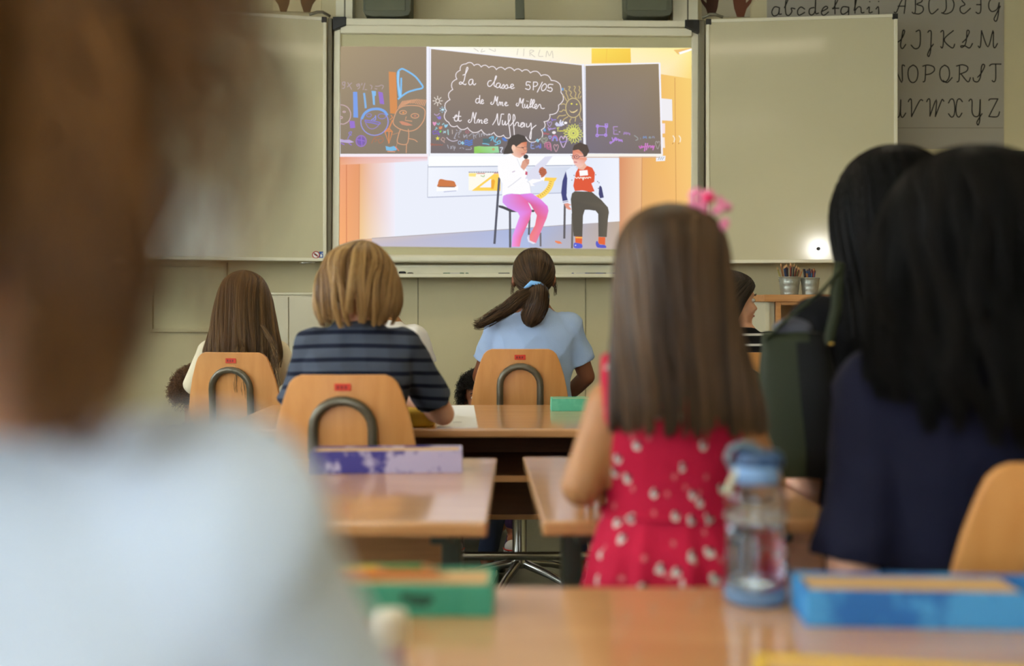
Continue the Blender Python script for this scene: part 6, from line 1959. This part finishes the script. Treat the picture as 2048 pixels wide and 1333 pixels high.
person('dark-haired girl in a black and white striped top, face turned in profile', (PX(1480, 0, 3.6)[0], 3.61, 0), 0, 1.172, .205, .150, .43, lean=.02, nk=1.14, yaw=R(-72), head_off=(-.02, 0), k=.82, skin=SK_FAIR, shirt=BWSTR, sleeve=.6, pants=JEANS, shoe=(BLACK_SHOE, WHITE_SOLE), hair=hair_profile, hair_m=H_DARK, wr=.003,
       elbow={-1: (-.18, .05, .78), 1: (.18, .05, .78)}, wrist={-1: (-.09, .24, .66), 1: (.09, .24, .66)})

# --- girl in the red flowered dress, standing
FLOWER = flower_mat('red_flowered_cotton')


def hair_red(HC, hs, top, zs, cy, hp):
    t0 = top + .010
    g = lambda z, cx, oy, rx, ry, th: (z, HC[0] + cx, HC[1] + oy, rx, ry, th)
    rings = [g(t0, 0, -.012, .004, .004, PI), g(t0 - .007, 0, -.012, .034, .040, PI), g(t0 - .026, 0, -.012, .060, .076, PI), g(t0 - .056, 0, -.012, .074, .094, 2.5), g(t0 - .10, 0, -.016, .079, .100, 2.1), g(t0 - .15, .001, -.030, .083, .094, 1.9),
             g(t0 - .20, .002, -.050, .089, .080, 1.7), g(t0 - .25, .006, -.062, .097, .072, 1.5), g(t0 - .285, .008, -.066, .104, .068, 1.4), g(t0 - .318, .010, -.064, .106, .066, 1.35)]
    return hair_from_rings(rings, 5600, 61, .0010, 24, .15, .022, .7, 30, .93, 1.04, .28, 7, .92)


pr, HCR, JR, LR = person('girl with long brown hair in a red flowered dress, standing at the desk', (.224, 1.405, 0), 0, 1.184, .188, .114, None, lean=0.0, k=.78, skin=SK_WARM, hair=hair_red, hair_m=H_BROWN2, legs='stand', voxel=.005, shoe=(mat('red_shoe', (150, 30, 40)), WHITE_SOLE),
                         elbow={-1: (-.128, -.02, .800), 1: (.128, -.01, .800)}, wrist={-1: (-.10, .16, .762), 1: (.10, .16, .762)}, curl=.3)
zsr = 1.184 - .188 * 1.32
dr = MB()
z0r = 1.184 * .455
Htr = zsr - z0r
rings = []
for z, a, b, w_ in ((.44, .152, .135, 1), (.50, .148, .130, 1), (.58, .138, .12, 1), (.66, .126, .110, 1), (.72, .114, .096, .8), (.755, .101, .080, .4), (.768, .0965, .0745, 0), (.80, .099, .073, 0), (.85, .108, .073, 0), (.89, .112, .072, 0), (.92, .112, .067, 0), (.935, .100, .060, 0)):
    ring = []
    for j in range(96):
        th = 2 * PI * j / 96
        f = 1 + w_ * (.035 * math.sin(th * 13 + z * 4) + .02 * math.sin(th * 21 + 1))
        ring.append((a * f * math.cos(th), b * f * math.sin(th), z))
    rings.append(ring)
rings = [[tuple(np.array([rings[i][j] for i in range(len(rings))])[q]) for j in range(96)] for q in range(len(rings))]
fine = []
for i in range(len(rings) - 1):
    for s in range(4):
        u = s / 4
        fine.append([tuple(np.array(p) * (1 - u) + np.array(q) * u) for p, q in zip(rings[i], rings[i + 1])])
fine.append(rings[-1])
dr.loft(fine)
do = dr.build('dress', FLOWER, pr, smooth=True)
wrinkle(do.data, .004, 20, 9)
st_ = MB()
for s in (-1, 1):
    st_.tube([(s * .080, -.055, .90), (s * .084, -.048, .945), (s * .082, -.008, .978), (s * .078, .035, .945), (s * .070, .055, .90)], [.020, .019, .018, .019, .020], 14, True, .45)
st_.build('dress_strap', FLOWER, pr, smooth=True)
tr = MB()
tr.tube([(.0985 * math.cos(a), .0765 * math.sin(a), .764) for a in np.linspace(0, 2 * PI, 48)], .0035, 8)
tr.build('waist_seam', FLOWER, do, smooth=True)
# pink flower clip
PINK, HOTP = mat('pink_petal', (226, 130, 160), rough=.8), mat('hot_pink_petal', (222, 44, 96), rough=.8)
fc = MB()
cc = V3(.040, -.040, 1.184 + .006)
rs = random.Random(2)
for k in range(13):
    a = k * 2.4
    q = .010 + .0012 * k
    p = cc + V3(q * math.cos(a) + .0022 * k - .008, .4 * q * math.sin(a), q * math.sin(a) * .8 - .0024 * k + .010)
    fc.ell(p, (.010, .004, .007), Matrix.Rotation(a, 3, 'Y') @ Matrix.Rotation(.5 * math.sin(k), 3, 'X'))
fo = fc.build('flower_clip', PINK, pr, smooth=True)
MB().ell(cc + V3(.002, -.010, .006), (.008, .005, .007)).build('flower_heart', HOTP, fo, smooth=True)

# --- woman in black with the shoulder bag
SH_BLACK = mat('black_jersey', (14, 14, 16), rough=.9, spec=.15)


def hair_wom(HC, hs, top, zs, cy, hp):
    t0 = top + .012
    g = lambda z, cx, oy, rx, ry, th: (z, HC[0] + cx, HC[1] + oy, rx, ry, th)
    rings = [g(t0, 0, -.012, .004, .004, PI), g(t0 - .008, 0, -.012, .040, .046, PI), g(t0 - .032, 0, -.012, .074, .088, PI), g(t0 - .07, 0, -.012, .096, .108, 2.4), g(t0 - .12, 0, -.014, .110, .118, 2.1), g(t0 - .18, 0, -.02, .112, .112, 1.9), g(t0 - .25, 0, -.035, .105, .10, 1.8), g(t0 - .32, 0, -.06, .11, .09, 1.6), g(t0 - .40, 0, -.08, .12, .075, 1.45)]
    return hair_from_rings(rings, 3600, 71, .0012, 18, .16, .015, .5, 30, .93, 1.04, .3, 5, .94)


person('woman in a black top with dark hair and the bag, behind the woman in navy', (.725, 1.905, 0), 0, 1.345, .225, .175, .45, lean=.0, k=.95, skin=SK_FAIR, shirt=SH_BLACK, sleeve=.62, pants=DKPANTS, shoe=(BLACK_SHOE, BLACK_SHOE), hair=hair_wom, hair_m=H_DARK if False else H_BLACK, loose=.012,
       elbow={-1: (-.170, .01, .77), 1: (.20, .04, .80)}, wrist={-1: (-.188, -.075, .628), 1: (.08, .24, .66)})

# --- woman in navy, nearest on the right
NAVY = mat('navy_jersey', (24, 24, 42), rough=.88, spec=.2, bump=.15, bscale=260)


def hair_navy(HC, hs, top, zs, cy, hp):
    t0 = top + .014
    g = lambda z, cx, oy, rx, ry, th: (z, HC[0] + cx, HC[1] + oy, rx, ry, th)
    rings = [g(t0, 0, -.012, .004, .004, PI), g(t0 - .008, 0, -.012, .042, .046, PI), g(t0 - .032, 0, -.012, .080, .088, PI), g(t0 - .075, 0, -.014, .110, .112, 2.4), g(t0 - .13, 0, -.018, .132, .122, 2.1), g(t0 - .19, 0, -.03, .143, .118, 1.95), g(t0 - .25, -.002, -.05, .150, .106, 1.75), g(t0 - .31, -.004, -.07, .156, .098, 1.6),
             g(t0 - .365, -.002, -.078, .150, .094, 1.45), g(t0 - .41, 0, -.078, .135, .090, 1.3)]
    return hair_from_rings(rings, 6000, 81, .0012, 26, .30, .06, .75, 24, .92, 1.06, .3, 14, .90, .06)


person('woman in a navy top with wavy black hair, seated at the desk, seen from behind', (.648, 1.405, 0), R(-2), 1.262, .222, .168, .41, feet=.16, lean=.0, k=.95, skin=SK_FAIR, shirt=NAVY, sleeve=.99, pants=DKPANTS, shoe=(BLACK_SHOE, BLACK_SHOE), hair=hair_navy, hair_m=H_BLACK, loose=.013, wr=.009,
       elbow={-1: (-.178, -.03, .690), 1: (.195, .0, .70)}, wrist={-1: (-.07, .17, .685), 1: (.10, .20, .66)}, curl=.4, voxel=.005)

# --- person closest to the camera, pale T-shirt, long loose brown hair
sh_pale = mat('pale_blue_white_cotton', (224, 234, 250), rough=.9, spec=.15, bump=.2, bscale=200)


def hair_near(HC, hs, top, zs, cy, hp):
    t0 = top + .012
    g = lambda z, cx, oy, rx, ry, th: (z, HC[0] + cx, HC[1] + oy, rx, ry, th)
    rings = [g(t0, 0, -.012, .004, .004, PI), g(t0 - .008, 0, -.012, .040, .044, PI), g(t0 - .030, 0, -.012, .072, .086, PI), g(t0 - .07, 0, -.012, .090, .106, 2.4), g(t0 - .12, .003, -.016, .098, .108, 2.1), g(t0 - .17, .006, -.026, .099, .100, 1.95), g(t0 - .22, .006, -.040, .100, .092, 1.85), g(t0 - .265, .004, -.058, .098, .086, 1.7)]
    parts = hair_from_rings(rings, 3000, 91, .0011, 20, .36, .06, .8, 10, .90, 1.05, .3, 9, .90)
    rs = np.random.RandomState(6)
    # flyaway curls standing off the side of the head
    n, seg = 250, 22
    k = np.linspace(0, 1, seg)[None, :]
    z1 = rs.uniform(-.01, .06, n)[:, None]
    out = rs.uniform(.03, .085, n)[:, None] * (.6 + .4 * rs.rand(n)[:, None])
    ph = rs.rand(n)[:, None] * 6.28
    X = HC[0] + .085 + out * np.sin(k * 2.2) + .006 * np.sin(9 * k + ph) * k
    Y = HC[1] + rs.uniform(-.07, .04, n)[:, None] + .006 * np.cos(8 * k + ph) * k
    Z = HC[2] + z1 + .03 * np.sin(k * PI) - rs.uniform(.02, .13, n)[:, None] * k ** 1.6
    parts.append(strands_mesh(np.stack([X, Y, Z], -1), .0007))
    # loose locks over the shoulder blade
    for i, (x, e) in enumerate(((-.06, -.37), (-.02, -.38), (.03, -.36), (-.09, -.35))):
        parts.append(bundle([(HC[0] + x * .9, HC[1] - .085, t0 - .20), (HC[0] + x, HC[1] - .138, t0 - .31), (HC[0] + x + .012, HC[1] - .138, t0 + e)], [.012, .010, .003], 40, 95 + i, .0010, wave=.012, tip=.5))
    # the lock that falls beside the neck
    lock = [(HC[0] + .086, HC[1] - .05, t0 - .10), (HC[0] + .108, HC[1] - .07, t0 - .16), (HC[0] + .116, HC[1] - .085, t0 - .21), (HC[0] + .108, HC[1] - .09, t0 - .268)]
    parts.append(bundle(lock, [.014, .017, .016, .006], 420, 99, .0010, wave=.008, tip=.3))
    return parts


person('person in a pale T-shirt with long loose brown hair, nearest the camera, seen from behind', (-.251, .395, 0), 0, 1.260, .212, .162, .43, lean=.0, nk=1.285, k=.88, skin=SK_FAIR, shirt=sh_pale, sleeve=.75, pants=JEANS, shoe=(BLACK_SHOE, WHITE_SOLE), hair=hair_near, hair_m=H_BROWN, loose=.013, wr=.008,
       elbow={-1: (-.19, .06, .78), 1: (.185, .06, .78)}, wrist={-1: (-.08, .20, .765), 1: (.06, .22, .765)})
